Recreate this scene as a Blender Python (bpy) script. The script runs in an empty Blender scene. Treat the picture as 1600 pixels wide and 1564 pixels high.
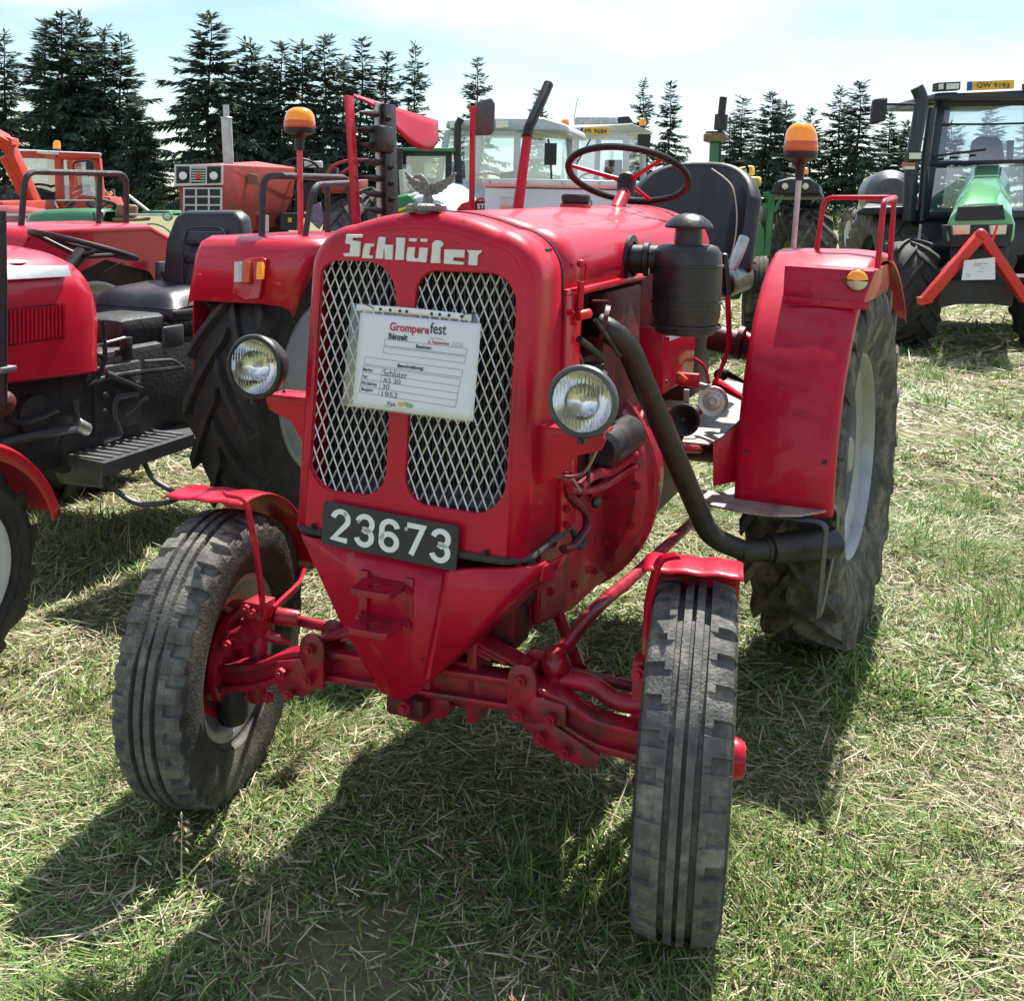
import bpy, bmesh, math, random
import numpy as np
from mathutils import Vector, Matrix, Euler
random.seed(7); np.random.seed(7)
R = math.radians; PI = math.pi
scene = bpy.context.scene
COL = scene.collection

# ---------------------------------------------------------------- camera
CAM = Vector((1.1177, -2.2865, 1.5792)); YAW, PITCH, ROLL, FPX, PPX, PPY = .3836, -.0685, .0241, 1727., 800., 430.
_f = Vector((-math.sin(YAW)*math.cos(PITCH), math.cos(YAW)*math.cos(PITCH), math.sin(PITCH)))
_r = Vector((math.cos(YAW), math.sin(YAW), 0)); _u = _r.cross(_f)
_r, _u = _r*math.cos(ROLL)+_u*math.sin(ROLL), _u*math.cos(ROLL)-_r*math.sin(ROLL)
cd = bpy.data.cameras.new('camera'); cam = bpy.data.objects.new('camera', cd); COL.objects.link(cam)
M3 = Matrix((_r, _u, -_f)).transposed()
cam.matrix_world = Matrix.Translation(CAM) @ M3.to_4x4()
cd.sensor_fit = 'HORIZONTAL'; cd.sensor_width = 36; cd.lens = 36*FPX/1600
cd.shift_y = (PPY-782)/1600; cd.shift_x = 0
cd.clip_start = .05; cd.clip_end = 3000
scene.camera = cam
def ray(px, py): return _f+_r*((px-PPX)/FPX)-_u*((py-PPY)/FPX)
def U(px, py, ax, val):
    """photo pixel -> point on the plane axis = val"""
    i = 'xyz'.index(ax); d = ray(px, py); return CAM+d*((val-CAM[i])/d[i])
def UD(px, py, depth): return CAM+ray(px, py)*depth

# ---------------------------------------------------------------- sky, sun, exposure
SUN_EL, SUN_AZ = R(57), R(1)            # sun stands behind the tractor (+Y), a little to +X
w = bpy.data.worlds.new('World'); scene.world = w; w.use_nodes = True
nt = w.node_tree; N = nt.nodes; Lk = nt.links; N.clear()
sky = N.new('ShaderNodeTexSky'); sky.sky_type = 'NISHITA'; sky.sun_disc = False
sky.sun_elevation = SUN_EL; sky.sun_rotation = SUN_AZ
sky.air_density = 1.0; sky.dust_density = .3; sky.ozone_density = .6; sky.altitude = 300
tc = N.new('ShaderNodeTexCoord'); mp = N.new('ShaderNodeMapping'); mp.inputs['Scale'].default_value = (1.3, 1.3, 4.2)
mp.inputs['Location'].default_value = (1.07, 2.41, .57); nz = N.new('ShaderNodeTexNoise'); nz.inputs['Scale'].default_value = 2.1; nz.inputs['Detail'].default_value = 7; nz.inputs['Roughness'].default_value = .55
rp = N.new('ShaderNodeValToRGB'); rp.color_ramp.elements[0].position = .43; rp.color_ramp.elements[1].position = .62
rp.color_ramp.elements[1].color = (.92, .92, .92, 1)
mx = N.new('ShaderNodeMixRGB'); mx.inputs['Color2'].default_value = (6.9, 7.4, 8.2, 1)
bg = N.new('ShaderNodeBackground'); bg.inputs['Strength'].default_value = .067
wo = N.new('ShaderNodeOutputWorld')
Lk.new(tc.outputs['Generated'], mp.inputs['Vector']); Lk.new(mp.outputs[0], nz.inputs['Vector'])
Lk.new(nz.outputs['Fac'], rp.inputs[0]); Lk.new(rp.outputs[0], mx.inputs['Fac'])
tn = N.new('ShaderNodeMixRGB'); tn.blend_type = 'MULTIPLY'; tn.inputs[0].default_value = 1; tn.inputs[2].default_value = (.98, 1.02, .95, 1); Lk.new(sky.outputs[0], tn.inputs[1]); Lk.new(tn.outputs[0], mx.inputs['Color1']); Lk.new(mx.outputs[0], bg.inputs['Color']); Lk.new(bg.outputs[0], wo.inputs[0])
sl = bpy.data.lights.new('sun', 'SUN'); sl.energy = 4.3; sl.angle = R(.7); sl.color = (1, .955, .88)
so = bpy.data.objects.new('sun', sl); COL.objects.link(so)
sdir = Vector((math.sin(SUN_AZ)*math.cos(SUN_EL), math.cos(SUN_AZ)*math.cos(SUN_EL), math.sin(SUN_EL)))
so.rotation_euler = sdir.to_track_quat('Z', 'Y').to_euler(); so.location = sdir*30
vs = scene.view_settings; vs.view_transform = 'Standard'; vs.look = 'None'; vs.gamma = 1; vs.use_curve_mapping = False
vs.exposure = 1.25
scene.render.engine = 'CYCLES'

# ---------------------------------------------------------------- materials
MAT = {}
def mat(name, col, rough=.5, metal=0, var=0, vs_=8, col2=None, bump=0, bs=60, coat=0, spec=.5, trans=0, ior=1.45, emit=None, rv=0, dirt=None, dirt_amt=0, dscale=9, alpha=1, detail=6, chips=None):
    m = bpy.data.materials.new(name); m.use_nodes = True; t = m.node_tree; n = t.nodes; l = t.links
    p = n['Principled BSDF']; p.inputs['Base Color'].default_value = (*col, 1); p.inputs['Roughness'].default_value = rough
    p.inputs['Metallic'].default_value = metal; p.inputs['Specular IOR Level'].default_value = spec; p.inputs['Coat Weight'].default_value = coat
    p.inputs['Coat Roughness'].default_value = .08; p.inputs['Transmission Weight'].default_value = trans; p.inputs['IOR'].default_value = ior
    p.inputs['Alpha'].default_value = alpha
    if emit: p.inputs['Emission Color'].default_value = (*emit[:3], 1); p.inputs['Emission Strength'].default_value = emit[3]
    co = n.new('ShaderNodeTexCoord')
    src = None
    if var or col2:
        z = n.new('ShaderNodeTexNoise'); z.inputs['Scale'].default_value = vs_; z.inputs['Detail'].default_value = detail; z.inputs['Roughness'].default_value = .62
        l.new(co.outputs['Object'], z.inputs['Vector'])
        rr = n.new('ShaderNodeValToRGB'); rr.color_ramp.elements[0].position = .34; rr.color_ramp.elements[1].position = .68
        c2 = col2 or tuple(min(1, c*(1+var)) for c in col); c1 = col if col2 else tuple(c*(1-var) for c in col)
        rr.color_ramp.elements[0].color = (*c1, 1); rr.color_ramp.elements[1].color = (*c2, 1)
        l.new(z.outputs['Fac'], rr.inputs[0]); src = rr.outputs[0]
        if rv:
            mr = n.new('ShaderNodeMapRange'); mr.inputs['To Min'].default_value = max(.02, rough-rv); mr.inputs['To Max'].default_value = min(1, rough+rv)
            mr.inputs['From Min'].default_value = .3; mr.inputs['From Max'].default_value = .7
            l.new(z.outputs['Fac'], mr.inputs['Value']); l.new(mr.outputs[0], p.inputs['Roughness'])
    if dirt:
        z = n.new('ShaderNodeTexNoise'); z.inputs['Scale'].default_value = dscale; z.inputs['Detail'].default_value = 9; z.inputs['Roughness'].default_value = .7
        l.new(co.outputs['Object'], z.inputs['Vector'])
        rr = n.new('ShaderNodeValToRGB'); rr.color_ramp.elements[0].position = .62-dirt_amt*.3; rr.color_ramp.elements[1].position = .80-dirt_amt*.3
        rr.color_ramp.elements[1].color = (dirt_amt+.3,)*3+(1,) if dirt_amt < .7 else (1, 1, 1, 1)
        l.new(z.outputs['Fac'], rr.inputs[0])
        mm = n.new('ShaderNodeMixRGB'); mm.inputs['Color1'].default_value = (*col, 1); mm.inputs['Color2'].default_value = (*dirt, 1)
        if src: l.new(src, mm.inputs['Color1'])
        l.new(rr.outputs[0], mm.inputs['Fac']); src = mm.outputs[0]
    if chips:
        z = n.new('ShaderNodeTexNoise'); z.inputs['Scale'].default_value = 85; z.inputs['Detail'].default_value = 3; l.new(co.outputs['Object'], z.inputs['Vector'])
        z2 = n.new('ShaderNodeTexNoise'); z2.inputs['Scale'].default_value = 6; z2.inputs['Detail'].default_value = 4; l.new(co.outputs['Object'], z2.inputs['Vector'])
        ad = n.new('ShaderNodeMath'); ad.operation = 'ADD'; l.new(z.outputs['Fac'], ad.inputs[0]); l.new(z2.outputs['Fac'], ad.inputs[1])
        rr = n.new('ShaderNodeValToRGB'); rr.color_ramp.elements[0].position = .635; rr.color_ramp.elements[1].position = .66
        hv = n.new('ShaderNodeMath'); hv.operation = 'MULTIPLY'; hv.inputs[1].default_value = .5; l.new(ad.outputs[0], hv.inputs[0]); l.new(hv.outputs[0], rr.inputs[0])
        mm = n.new('ShaderNodeMixRGB'); l.new(rr.outputs[0], mm.inputs['Fac']); mm.inputs['Color2'].default_value = (*chips, 1)
        if src: l.new(src, mm.inputs['Color1'])
        else: mm.inputs['Color1'].default_value = (*col, 1)
        src = mm.outputs[0]
    if src: l.new(src, p.inputs['Base Color'])
    if bump:
        z = n.new('ShaderNodeTexNoise'); z.inputs['Scale'].default_value = bs; z.inputs['Detail'].default_value = 4
        l.new(co.outputs['Object'], z.inputs['Vector'])
        b = n.new('ShaderNodeBump'); b.inputs['Strength'].default_value = bump; b.inputs['Distance'].default_value = .01
        l.new(z.outputs['Fac'], b.inputs['Height']); l.new(b.outputs[0], p.inputs['Normal'])
    MAT[name] = m; return m
mat('red', (.48, .004, .030), .40, var=.16, vs_=4, coat=.28, spec=.26, chips=(.10, .018, .022), bump=.05, bs=9, rv=.08, dirt=(.24, .020, .030), dirt_amt=.30, dscale=5)
mat('red_chassis', (.36, .006, .028), .42, var=.3, vs_=11, coat=.2, bump=.16, bs=45, rv=.12, dirt=(.075, .03, .026), dirt_amt=.50, dscale=13)
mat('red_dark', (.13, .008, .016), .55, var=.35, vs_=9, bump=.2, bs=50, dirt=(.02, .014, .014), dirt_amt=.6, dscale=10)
mat('red_bright', (.54, .008, .034), .36, var=.1, vs_=3, coat=.5, bump=.02, bs=8, rv=.06)
mat('rubber_side', (.034, .034, .034), .75, col2=(.070, .068, .064), vs_=9, bump=.3, bs=120, spec=.3, dirt=(.17, .155, .13), dirt_amt=.45, dscale=6)
mat('tripod_red', (.62, .035, .025), .4, var=.1)
mat('copper', (.30, .13, .07), .4, metal=.7)
mat('ornament', (.20, .20, .20), .42, metal=.6, var=.4, vs_=120, bump=.5, bs=260)
mat('red_mirror', (.60, .02, .01), .3)
mat('red_old', (.34, .045, .035), .48, var=.22, vs_=4, dirt=(.16, .07, .05), dirt_amt=.4, dscale=5)
mat('orange_red', (.50, .055, .03), .42, var=.15, vs_=3, dirt=(.2, .06, .04), dirt_amt=.2, dscale=4)
mat('rubber', (.050, .049, .047), .82, col2=(.10, .096, .088), vs_=14, bump=.35, bs=130, spec=.25, dirt=(.26, .23, .18), dirt_amt=.50, dscale=7)
mat('rubber_worn', (.080, .079, .078), .86, col2=(.155, .152, .147), vs_=22, bump=.4, bs=160, spec=.2, dirt=(.32, .30, .26), dirt_amt=.45, dscale=12)
mat('rubber_dark', (.034, .034, .035), .72, col2=(.062, .060, .058), vs_=12, bump=.3, bs=110, spec=.3, dirt=(.10, .085, .07), dirt_amt=.32, dscale=8)
mat('black_paint', (.016, .016, .018), .38, col2=(.034, .033, .035), vs_=11, bump=.12, bs=60, rv=.14, dirt=(.07, .06, .055), dirt_amt=.24, dscale=14)
mat('black_pipe', (.016, .015, .016), .46, col2=(.032, .030, .031), vs_=24, bump=.25, bs=120, rv=.12, dirt=(.055, .04, .035), dirt_amt=.3, dscale=20)
mat('black_plastic', (.014, .014, .015), .42, var=.2, bump=.05, bs=200)
mat('vinyl', (.018, .018, .024), .40, col2=(.030, .030, .040), vs_=6, bump=.12, bs=30, coat=.15)
mat('grey_metal', (.09, .095, .105), .45, metal=.25, var=.25, vs_=12, dirt=(.05, .045, .04), dirt_amt=.3)
mat('grey_cast', (.035, .037, .042), .55, var=.35, vs_=14, bump=.3, bs=60, dirt=(.07, .06, .05), dirt_amt=.35)
mat('steel', (.46, .46, .46), .42, metal=.85, var=.18, vs_=18, bump=.08, bs=90, dirt=(.22, .17, .12), dirt_amt=.25)
mat('galv', (.50, .50, .52), .48, metal=.7, var=.2, vs_=14, dirt=(.30, .24, .2), dirt_amt=.2)
mat('worn_plate', (.34, .32, .30), .5, metal=.35, var=.2, vs_=16, bump=.3, bs=110, dirt=(.16, .10, .075), dirt_amt=.45, dscale=12)
mat('chrome', (.78, .78, .78), .16, metal=1, bump=.03, bs=40)
mat('dull_chrome', (.40, .40, .40), .36, metal=.9, var=.2, vs_=40, bump=.3, bs=140)
mat('silver', (.33, .34, .355), .42, metal=.55, var=.12, vs_=9, dirt=(.22, .19, .16), dirt_amt=.35, dscale=8)
mat('rim_white', (.56, .60, .62), .42, var=.08, vs_=7, dirt=(.30, .27, .22), dirt_amt=.25)
mat('mesh_wire', (.70, .70, .68), .38, metal=.65, var=.15, vs_=60, dirt=(.25, .12, .1), dirt_amt=.22, dscale=30)
mat('radiator', (.040, .040, .044), .6, var=.3, vs_=30)
mat('white_paint', (.70, .69, .66), .55, var=.08, vs_=30, dirt=(.35, .2, .18), dirt_amt=.22, dscale=60)
mat('digit_white', (.78, .79, .80), .4, dirt=(.25, .24, .22), dirt_amt=.12, dscale=70)
mat('plate_black', (.018, .020, .026), .42, col2=(.030, .034, .036), vs_=10, dirt=(.10, .09, .07), dirt_amt=.12, dscale=30)
mat('paper', (.74, .75, .82), .6, var=.02, vs_=5, bump=.04, bs=8)
mat('ink', (.05, .05, .08), .7)
mat('ink_pen', (.05, .06, .16), .6)
mat('ink_red', (.50, .07, .13), .7)
mat('ink_grey', (.46, .47, .55), .7)
mat('ink_yellow', (.66, .48, .12), .7); mat('ink_green', (.22, .46, .16), .7)
mat('amber', (.85, .28, .015), .18, coat=.5, emit=(.9, .30, .01, .10))
mat('amber_dark', (.62, .10, .02), .25, coat=.4)
mat('lamp_red', (.46, .008, .012), .15, coat=.6)
mat('lamp_clear', (.62, .60, .52), .12, coat=.6, metal=.2)
mat('steer_black', (.014, .014, .015), .48, spec=.3)
mat('yellow', (.72, .52, .05), .45, var=.1)
mat('green', (.02, .16, .05), .38, var=.15, vs_=3, coat=.3, dirt=(.04, .06, .03), dirt_amt=.3)
mat('green_old', (.06, .20, .10), .42, var=.15, vs_=4, coat=.2, dirt=(.09, .14, .08), dirt_amt=.3)
mat('green_bright', (.13, .42, .18), .22, var=.06, vs_=3, coat=.7)
mat('white_body', (.62, .65, .66), .35, var=.05, coat=.3)
mat('silver_body', (.50, .54, .56), .38, metal=.2, var=.06, coat=.3)
mat('dark_body', (.022, .024, .028), .5, var=.25)
mat('navy_body', (.018, .022, .034), .4, var=.15, coat=.2)
mat('aluminium', (.56, .56, .56), .38, metal=.8, var=.12, vs_=5, bump=.05, bs=30)
mat('brown_seat', (.20, .12, .07), .6, var=.15)
mat('plate_yellow', (.78, .47, .04), .45)
mat('plate_blue', (.02, .08, .40), .45)
mat('cloth', (.30, .22, .34), .8, var=.3, vs_=20)
mat('string', (.50, .44, .34), .8)
mat('trunk', (.055, .042, .034), .9, var=.3, vs_=4, bump=.4, bs=12)
mat('rope_dark', (.02, .02, .02), .7)
def glass_mat(name, tint=(.80, .90, .92), mixf=.22):
    m = bpy.data.materials.new(name); m.use_nodes = True; t = m.node_tree; n = t.nodes; l = t.links; n.clear()
    a = n.new('ShaderNodeBsdfTransparent'); a.inputs[0].default_value = (*tint, 1)
    b = n.new('ShaderNodeBsdfGlossy'); b.inputs['Roughness'].default_value = .03; b.inputs[0].default_value = (.95, .97, 1, 1)
    fr = n.new('ShaderNodeFresnel'); fr.inputs[0].default_value = 1.5
    ad = n.new('ShaderNodeMath'); ad.operation = 'ADD'; ad.inputs[1].default_value = mixf-.04; ad.use_clamp = True
    mx = n.new('ShaderNodeMixShader'); o = n.new('ShaderNodeOutputMaterial')
    l.new(fr.outputs[0], ad.inputs[0]); l.new(ad.outputs[0], mx.inputs[0]); l.new(a.outputs[0], mx.inputs[1]); l.new(b.outputs[0], mx.inputs[2]); l.new(mx.outputs[0], o.inputs[0])
    MAT[name] = m
glass_mat('glass'); glass_mat('film', (.93, .94, .97), .10); mat('lens', (.97, .98, .98), .03, trans=1, ior=1.25); glass_mat('glass_dark', (.34, .40, .42), .16)
def plate_mat():                                   # checker (diamond) plate relief
    m = MAT['worn_plate']; n = m.node_tree.nodes; l = m.node_tree.links; p = n['Principled BSDF']
    co = n.new('ShaderNodeTexCoord'); mp = n.new('ShaderNodeMapping'); mp.inputs['Rotation'].default_value = (0, 0, R(45)); l.new(co.outputs['Object'], mp.inputs[0])
    b1 = n.new('ShaderNodeTexBrick'); b1.inputs['Scale'].default_value = 22; b1.inputs['Mortar Size'].default_value = .06; b1.offset = 0; b1.inputs['Brick Width'].default_value = .5; b1.inputs['Row Height'].default_value = .5
    l.new(mp.outputs[0], b1.inputs[0]); bu = n.new('ShaderNodeBump'); bu.inputs['Strength'].default_value = .5; bu.inputs['Distance'].default_value = .004
    l.new(b1.outputs['Fac'], bu.inputs['Height']); old = p.inputs['Normal'].links[0].from_socket; l.new(old, bu.inputs['Normal']); l.new(bu.outputs[0], p.inputs['Normal'])
plate_mat()

# ---------------------------------------------------------------- mesh building
def fillet(pts, r, n=5):
    pts = [Vector(p) for p in pts]; out = [pts[0]]
    for a, b, c in zip(pts, pts[1:], pts[2:]):
        d1 = (a-b); d2 = (c-b); q = min(r, d1.length*.48, d2.length*.48); p1 = b+d1.normalized()*q; p2 = b+d2.normalized()*q
        for i in range(n+1):
            t = i/n; out.append(p1*(1-t)**2+b*(2*t*(1-t))+p2*t*t)
    out.append(pts[-1]); return out
def frame(ax):
    ax = Vector(ax).normalized(); h = Vector((0, 0, 1)) if abs(ax.z) < .9 else Vector((1, 0, 0))
    a = h.cross(ax).normalized(); return a, ax.cross(a), ax
class MB:
    def __init__(s): s.v = []; s.f = []
    def quad(s, *p):
        i = len(s.v); s.v += [Vector(q) for q in p]; s.f.append(tuple(range(i, i+len(p)))); return s
    def box(s, c, d, rot=None):
        m = rot.to_3x3() if rot is not None else Matrix.Identity(3); c = Vector(c); i = len(s.v)
        for z in (-1, 1):
            for x, y in ((-1, -1), (1, -1), (1, 1), (-1, 1)): s.v.append(c+m@Vector((x*d[0]/2, y*d[1]/2, z*d[2]/2)))
        s.f += [(i+3, i+2, i+1, i), (i+4, i+5, i+6, i+7)]+[(i+a, i+(a+1) % 4, i+4+(a+1) % 4, i+4+a) for a in range(4)]; return s
    def bb(s, a, b): return s.box([(x+y)/2 for x, y in zip(a, b)], [abs(x-y) for x, y in zip(a, b)])
    def bar(s, p, q, w, h, up=(0, 0, 1)):
        p = Vector(p); q = Vector(q); a = (q-p); L = a.length; a.normalize(); up = Vector(up)
        if abs(a.dot(up)) > .98: up = Vector((1, 0, 0))
        sd = a.cross(up).normalized(); u2 = sd.cross(a); i = len(s.v)
        for e in (p, q):
            for x, y in ((-1, -1), (1, -1), (1, 1), (-1, 1)): s.v.append(e+sd*(x*w/2)+u2*(y*h/2))
        s.f += [(i+3, i+2, i+1, i), (i+4, i+5, i+6, i+7)]+[(i+a_, i+(a_+1) % 4, i+4+(a_+1) % 4, i+4+a_) for a_ in range(4)]; return s
    def strip(s, pts, w, t, up):
        """flat bar of width w (along `up` cross) and thickness t following a path"""
        pts = [Vector(p) for p in pts]; up = Vector(up); i0 = len(s.v); n = len(pts)
        for k, p in enumerate(pts):
            d = (pts[min(k+1, n-1)]-pts[max(k-1, 0)]).normalized(); nn = d.cross(up).normalized()
            for a, b in ((-1, -1), (1, -1), (1, 1), (-1, 1)): s.v.append(p+up.normalized()*(a*w/2)+nn*(b*t/2))
        for k in range(n-1):
            for a in range(4): s.f.append((i0+4*k+a, i0+4*k+(a+1) % 4, i0+4*k+4+(a+1) % 4, i0+4*k+4+a))
        s.f += [(i0+3, i0+2, i0+1, i0), tuple(i0+4*n-4+a for a in range(4))]; return s
    def tube(s, pts, r, n=10, fil=0, closed=False, fn=5):
        pts = [Vector(p) for p in pts]
        if fil: pts = fillet(pts, fil, fn)
        m = len(pts); rs = r if isinstance(r, (list, tuple)) else [r]*m
        if len(rs) != m: rs = [rs[0]+(rs[-1]-rs[0])*k/(m-1) for k in range(m)]
        prev = None; i0 = len(s.v)
        for k in range(m):
            d = (pts[(k+1) % m]-pts[k-1]) if closed else (pts[min(k+1, m-1)]-pts[max(k-1, 0)])
            d.normalize()
            if prev is None: a, b, _ = frame(d)
            else:
                a = prev-d*prev.dot(d); a.normalize(); b = d.cross(a)
            prev = a
            for j in range(n):
                t = 2*PI*j/n; s.v.append(pts[k]+(a*math.cos(t)+b*math.sin(t))*rs[k])
        for k in range(m if closed else m-1):
            k2 = (k+1) % m
            for j in range(n): s.f.append((i0+k*n+j, i0+k*n+(j+1) % n, i0+k2*n+(j+1) % n, i0+k2*n+j))
        if not closed: s.f += [tuple(i0+j for j in range(n-1, -1, -1)), tuple(i0+(m-1)*n+j for j in range(n))]
        return s
    def lathe(s, prof, o=(0, 0, 0), ax=(0, 0, 1), n=32, closed=False):
        a, b, c = frame(ax); o = Vector(o); rings = []
        for r, h in prof:
            if r < 1e-6: rings.append([len(s.v)]); s.v.append(o+c*h)
            else:
                rings.append(list(range(len(s.v), len(s.v)+n)))
                for j in range(n):
                    t = 2*PI*j/n; s.v.append(o+c*h+(a*math.cos(t)+b*math.sin(t))*r)
        prs = list(zip(rings, rings[1:]))+([(rings[-1], rings[0])] if closed else [])
        for p, q in prs:
            for j in range(n):
                j2 = (j+1) % n
                if len(p) == 1 and len(q) == 1: continue
                if len(p) == 1: s.f.append((p[0], q[j2], q[j]))
                elif len(q) == 1: s.f.append((p[j], p[j2], q[0]))
                else: s.f.append((p[j], p[j2], q[j2], q[j]))
        return s
    def cyl(s, p, q, r, n=20, r2=None):
        p = Vector(p); q = Vector(q); L = (q-p).length; r2 = r if r2 is None else r2
        return s.lathe([(0, 0), (r, 0), (r2, L), (0, L)], p, q-p, n)
    def bolt(s, p, ax, r=.011, h=.009): s.cyl(p, Vector(p)+Vector(ax).normalized()*h, r, 6); return s.cyl(p, Vector(p)+Vector(ax).normalized()*(h*1.6), r*.5, 8)
    def prism(s, poly, d):
        n = len(poly); i = len(s.v); d = Vector(d); s.v += [Vector(p) for p in poly]+[Vector(p)+d for p in poly]
        s.f += [tuple(range(i+n-1, i-1, -1)), tuple(range(i+n, i+2*n))]+[(i+k, i+(k+1) % n, i+n+(k+1) % n, i+n+k) for k in range(n)]; return s
    def sheet(s, rows, cu=False, cv=False):
        i = len(s.v); m = len(rows); n = len(rows[0])
        for r in rows: s.v += [Vector(p) for p in r]
        for a in range(m if cv else m-1):
            for b in range(n if cu else n-1):
                a2 = (a+1) % m; b2 = (b+1) % n; s.f.append((i+a*n+b, i+a*n+b2, i+a2*n+b2, i+a2*n+b))
        return s
    def ball(s, c, r, n=16, m=10, sc=(1, 1, 1)):
        k = len(s.v); s.lathe([(r*math.sin(PI*j/m) if 0 < j < m else 0, -r*math.cos(PI*j/m)) for j in range(m+1)], (0, 0, 0), (0, 0, 1), n)
        for q in range(k, len(s.v)): v = s.v[q]; s.v[q] = Vector((v.x*sc[0], v.y*sc[1], v.z*sc[2]))+Vector(c)
        return s
    def xf(s, m, k=0):
        for q in range(k, len(s.v)): s.v[q] = m@s.v[q]
        return s
    def mesh(s, name, mt, bev=0, seg=2, ang=35, flat=False, recalc=True):
        me = bpy.data.meshes.new(name); me.from_pydata([tuple(v) for v in s.v], [], s.f)
        if bev or recalc:
            bm = bmesh.new(); bm.from_mesh(me)
            if recalc: bmesh.ops.recalc_face_normals(bm, faces=bm.faces)
            if bev:
                es = [e for e in bm.edges if len(e.link_faces) == 2 and e.calc_face_angle(0) > R(32)]
                bmesh.ops.bevel(bm, geom=es, offset=bev, segments=seg, affect='EDGES', profile=.5, clamp_overlap=True)
            bm.to_mesh(me); bm.free()
        if not flat:
            me.shade_smooth(); me.set_sharp_from_angle(angle=R(ang))
        me.materials.append(MAT[mt]); return me
    def build(s, name, mt, par=None, bev=0, seg=2, ang=35, flat=False, solid=0, recalc=True, sub=0):
        return put(name, s.mesh(name, mt, bev, seg, ang, flat, recalc), par, solid, sub)
def put(name, me, par=None, solid=0, sub=0):
    o = bpy.data.objects.new(name, me); COL.objects.link(o)
    if par is not None: o.parent = par
    if solid:
        md = o.modifiers.new('thickness', 'SOLIDIFY'); md.thickness = abs(solid); md.offset = -1 if solid > 0 else 1
    if sub:
        md = o.modifiers.new('smooth', 'SUBSURF'); md.levels = sub; md.render_levels = sub
    return o
BM = {}
def bolt(p, ax, mt, par, r=.011, h=.010, name='bolt'):
    key = (mt, r, h, name)
    if key not in BM: BM[key] = MB().cyl((0, 0, 0), (0, 0, h), r, 6).cyl((0, 0, h*.9), (0, 0, h*1.6), r*.5, 8).mesh(name, mt, ang=30)
    o = put(name, BM[key], par); o.location = Vector(p); o.rotation_euler = Vector(ax).to_track_quat('Z', 'Y').to_euler(); return o
def empty(name, par=None, loc=(0, 0, 0), rot=(0, 0, 0)):
    o = bpy.data.objects.new(name, None); COL.objects.link(o); o.location = loc; o.rotation_euler = rot; o.empty_display_size = .2
    if par is not None: o.parent = par
    return o
def thing(o, label, cat, group=None):
    o['label'] = label; o['category'] = cat
    if group: o['group'] = group
    return o
def text_mesh(txt, size, ext=0, bold=0, sx=1, align='LEFT', shear=0):
    c = bpy.data.curves.new('lettering', 'FONT'); c.body = txt; c.size = size; c.extrude = ext; c.offset = bold; c.align_x = align; c.shear = shear; c.resolution_u = 3
    o = bpy.data.objects.new('lettering', c); COL.objects.link(o)
    dg = bpy.context.evaluated_depsgraph_get(); me = bpy.data.meshes.new_from_object(o.evaluated_get(dg)); bpy.data.objects.remove(o); bpy.data.curves.remove(c)
    mb = MB(); mb.v = [Vector((v.co.x*sx, v.co.y, v.co.z)) for v in me.vertices]; mb.f = [tuple(p.vertices) for p in me.polygons]; bpy.data.meshes.remove(me)
    return mb
def curve_plate(loops, ext, bev):
    """flat plate with holes: closed 2D loops -> mesh builder in the XY plane"""
    c = bpy.data.curves.new('plate', 'CURVE'); c.dimensions = '2D'; c.fill_mode = 'BOTH'; c.extrude = ext; c.bevel_depth = bev; c.bevel_resolution = 2
    for lp in loops:
        sp = c.splines.new('POLY'); sp.points.add(len(lp)-1)
        for p, q in zip(sp.points, lp): p.co = (q[0], q[1], 0, 1)
        sp.use_cyclic_u = True
    o = bpy.data.objects.new('plate', c); COL.objects.link(o)
    dg = bpy.context.evaluated_depsgraph_get(); me = bpy.data.meshes.new_from_object(o.evaluated_get(dg)); bpy.data.objects.remove(o); bpy.data.curves.remove(c)
    mb = MB(); mb.v = [v.co.copy() for v in me.vertices]; mb.f = [tuple(p.vertices) for p in me.polygons]; bpy.data.meshes.remove(me)
    return mb
def stroke(pts, w):
    """constant-width 2D stroke along a polyline -> closed outline"""
    P_ = [Vector(p) for p in pts]; L_, R_ = [], []
    for i, p in enumerate(P_):
        a_ = (p-P_[i-1]).normalized() if i else (P_[1]-p).normalized(); b_ = (P_[i+1]-p).normalized() if i < len(P_)-1 else a_
        t_ = (a_+b_).normalized(); n_ = Vector((-t_.y, t_.x)); k_ = min(1.6, 1/max(.4, n_.dot(Vector((-a_.y, a_.x))))); L_.append(p+n_*(w/2*k_)); R_.append(p-n_*(w/2*k_))
    return L_, R_
def rrect(x0, x1, y0, y1, r, n=6):
    """rounded rectangle; r = (bottom left, bottom right, top right, top left)"""
    if not isinstance(r, (tuple, list)): r = (r,)*4
    out = []
    for (cx, cy, a0), q in zip((((x0, y0, 180)), (x1, y0, 270), (x1, y1, 0), (x0, y1, 90)), r):
        sx = 1 if cx == x0 else -1; sy = 1 if cy == y0 else -1
        for i in range(n+1):
            a = R(a0+90*i/n); out.append((cx+sx*q+q*math.cos(a), cy+sy*q+q*math.sin(a)))
    return out
def arc(cx, cy, r, a0, a1, n): return [(cx+r*math.cos(R(a0+(a1-a0)*i/n)), cy+r*math.sin(R(a0+(a1-a0)*i/n))) for i in range(n+1)]
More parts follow.
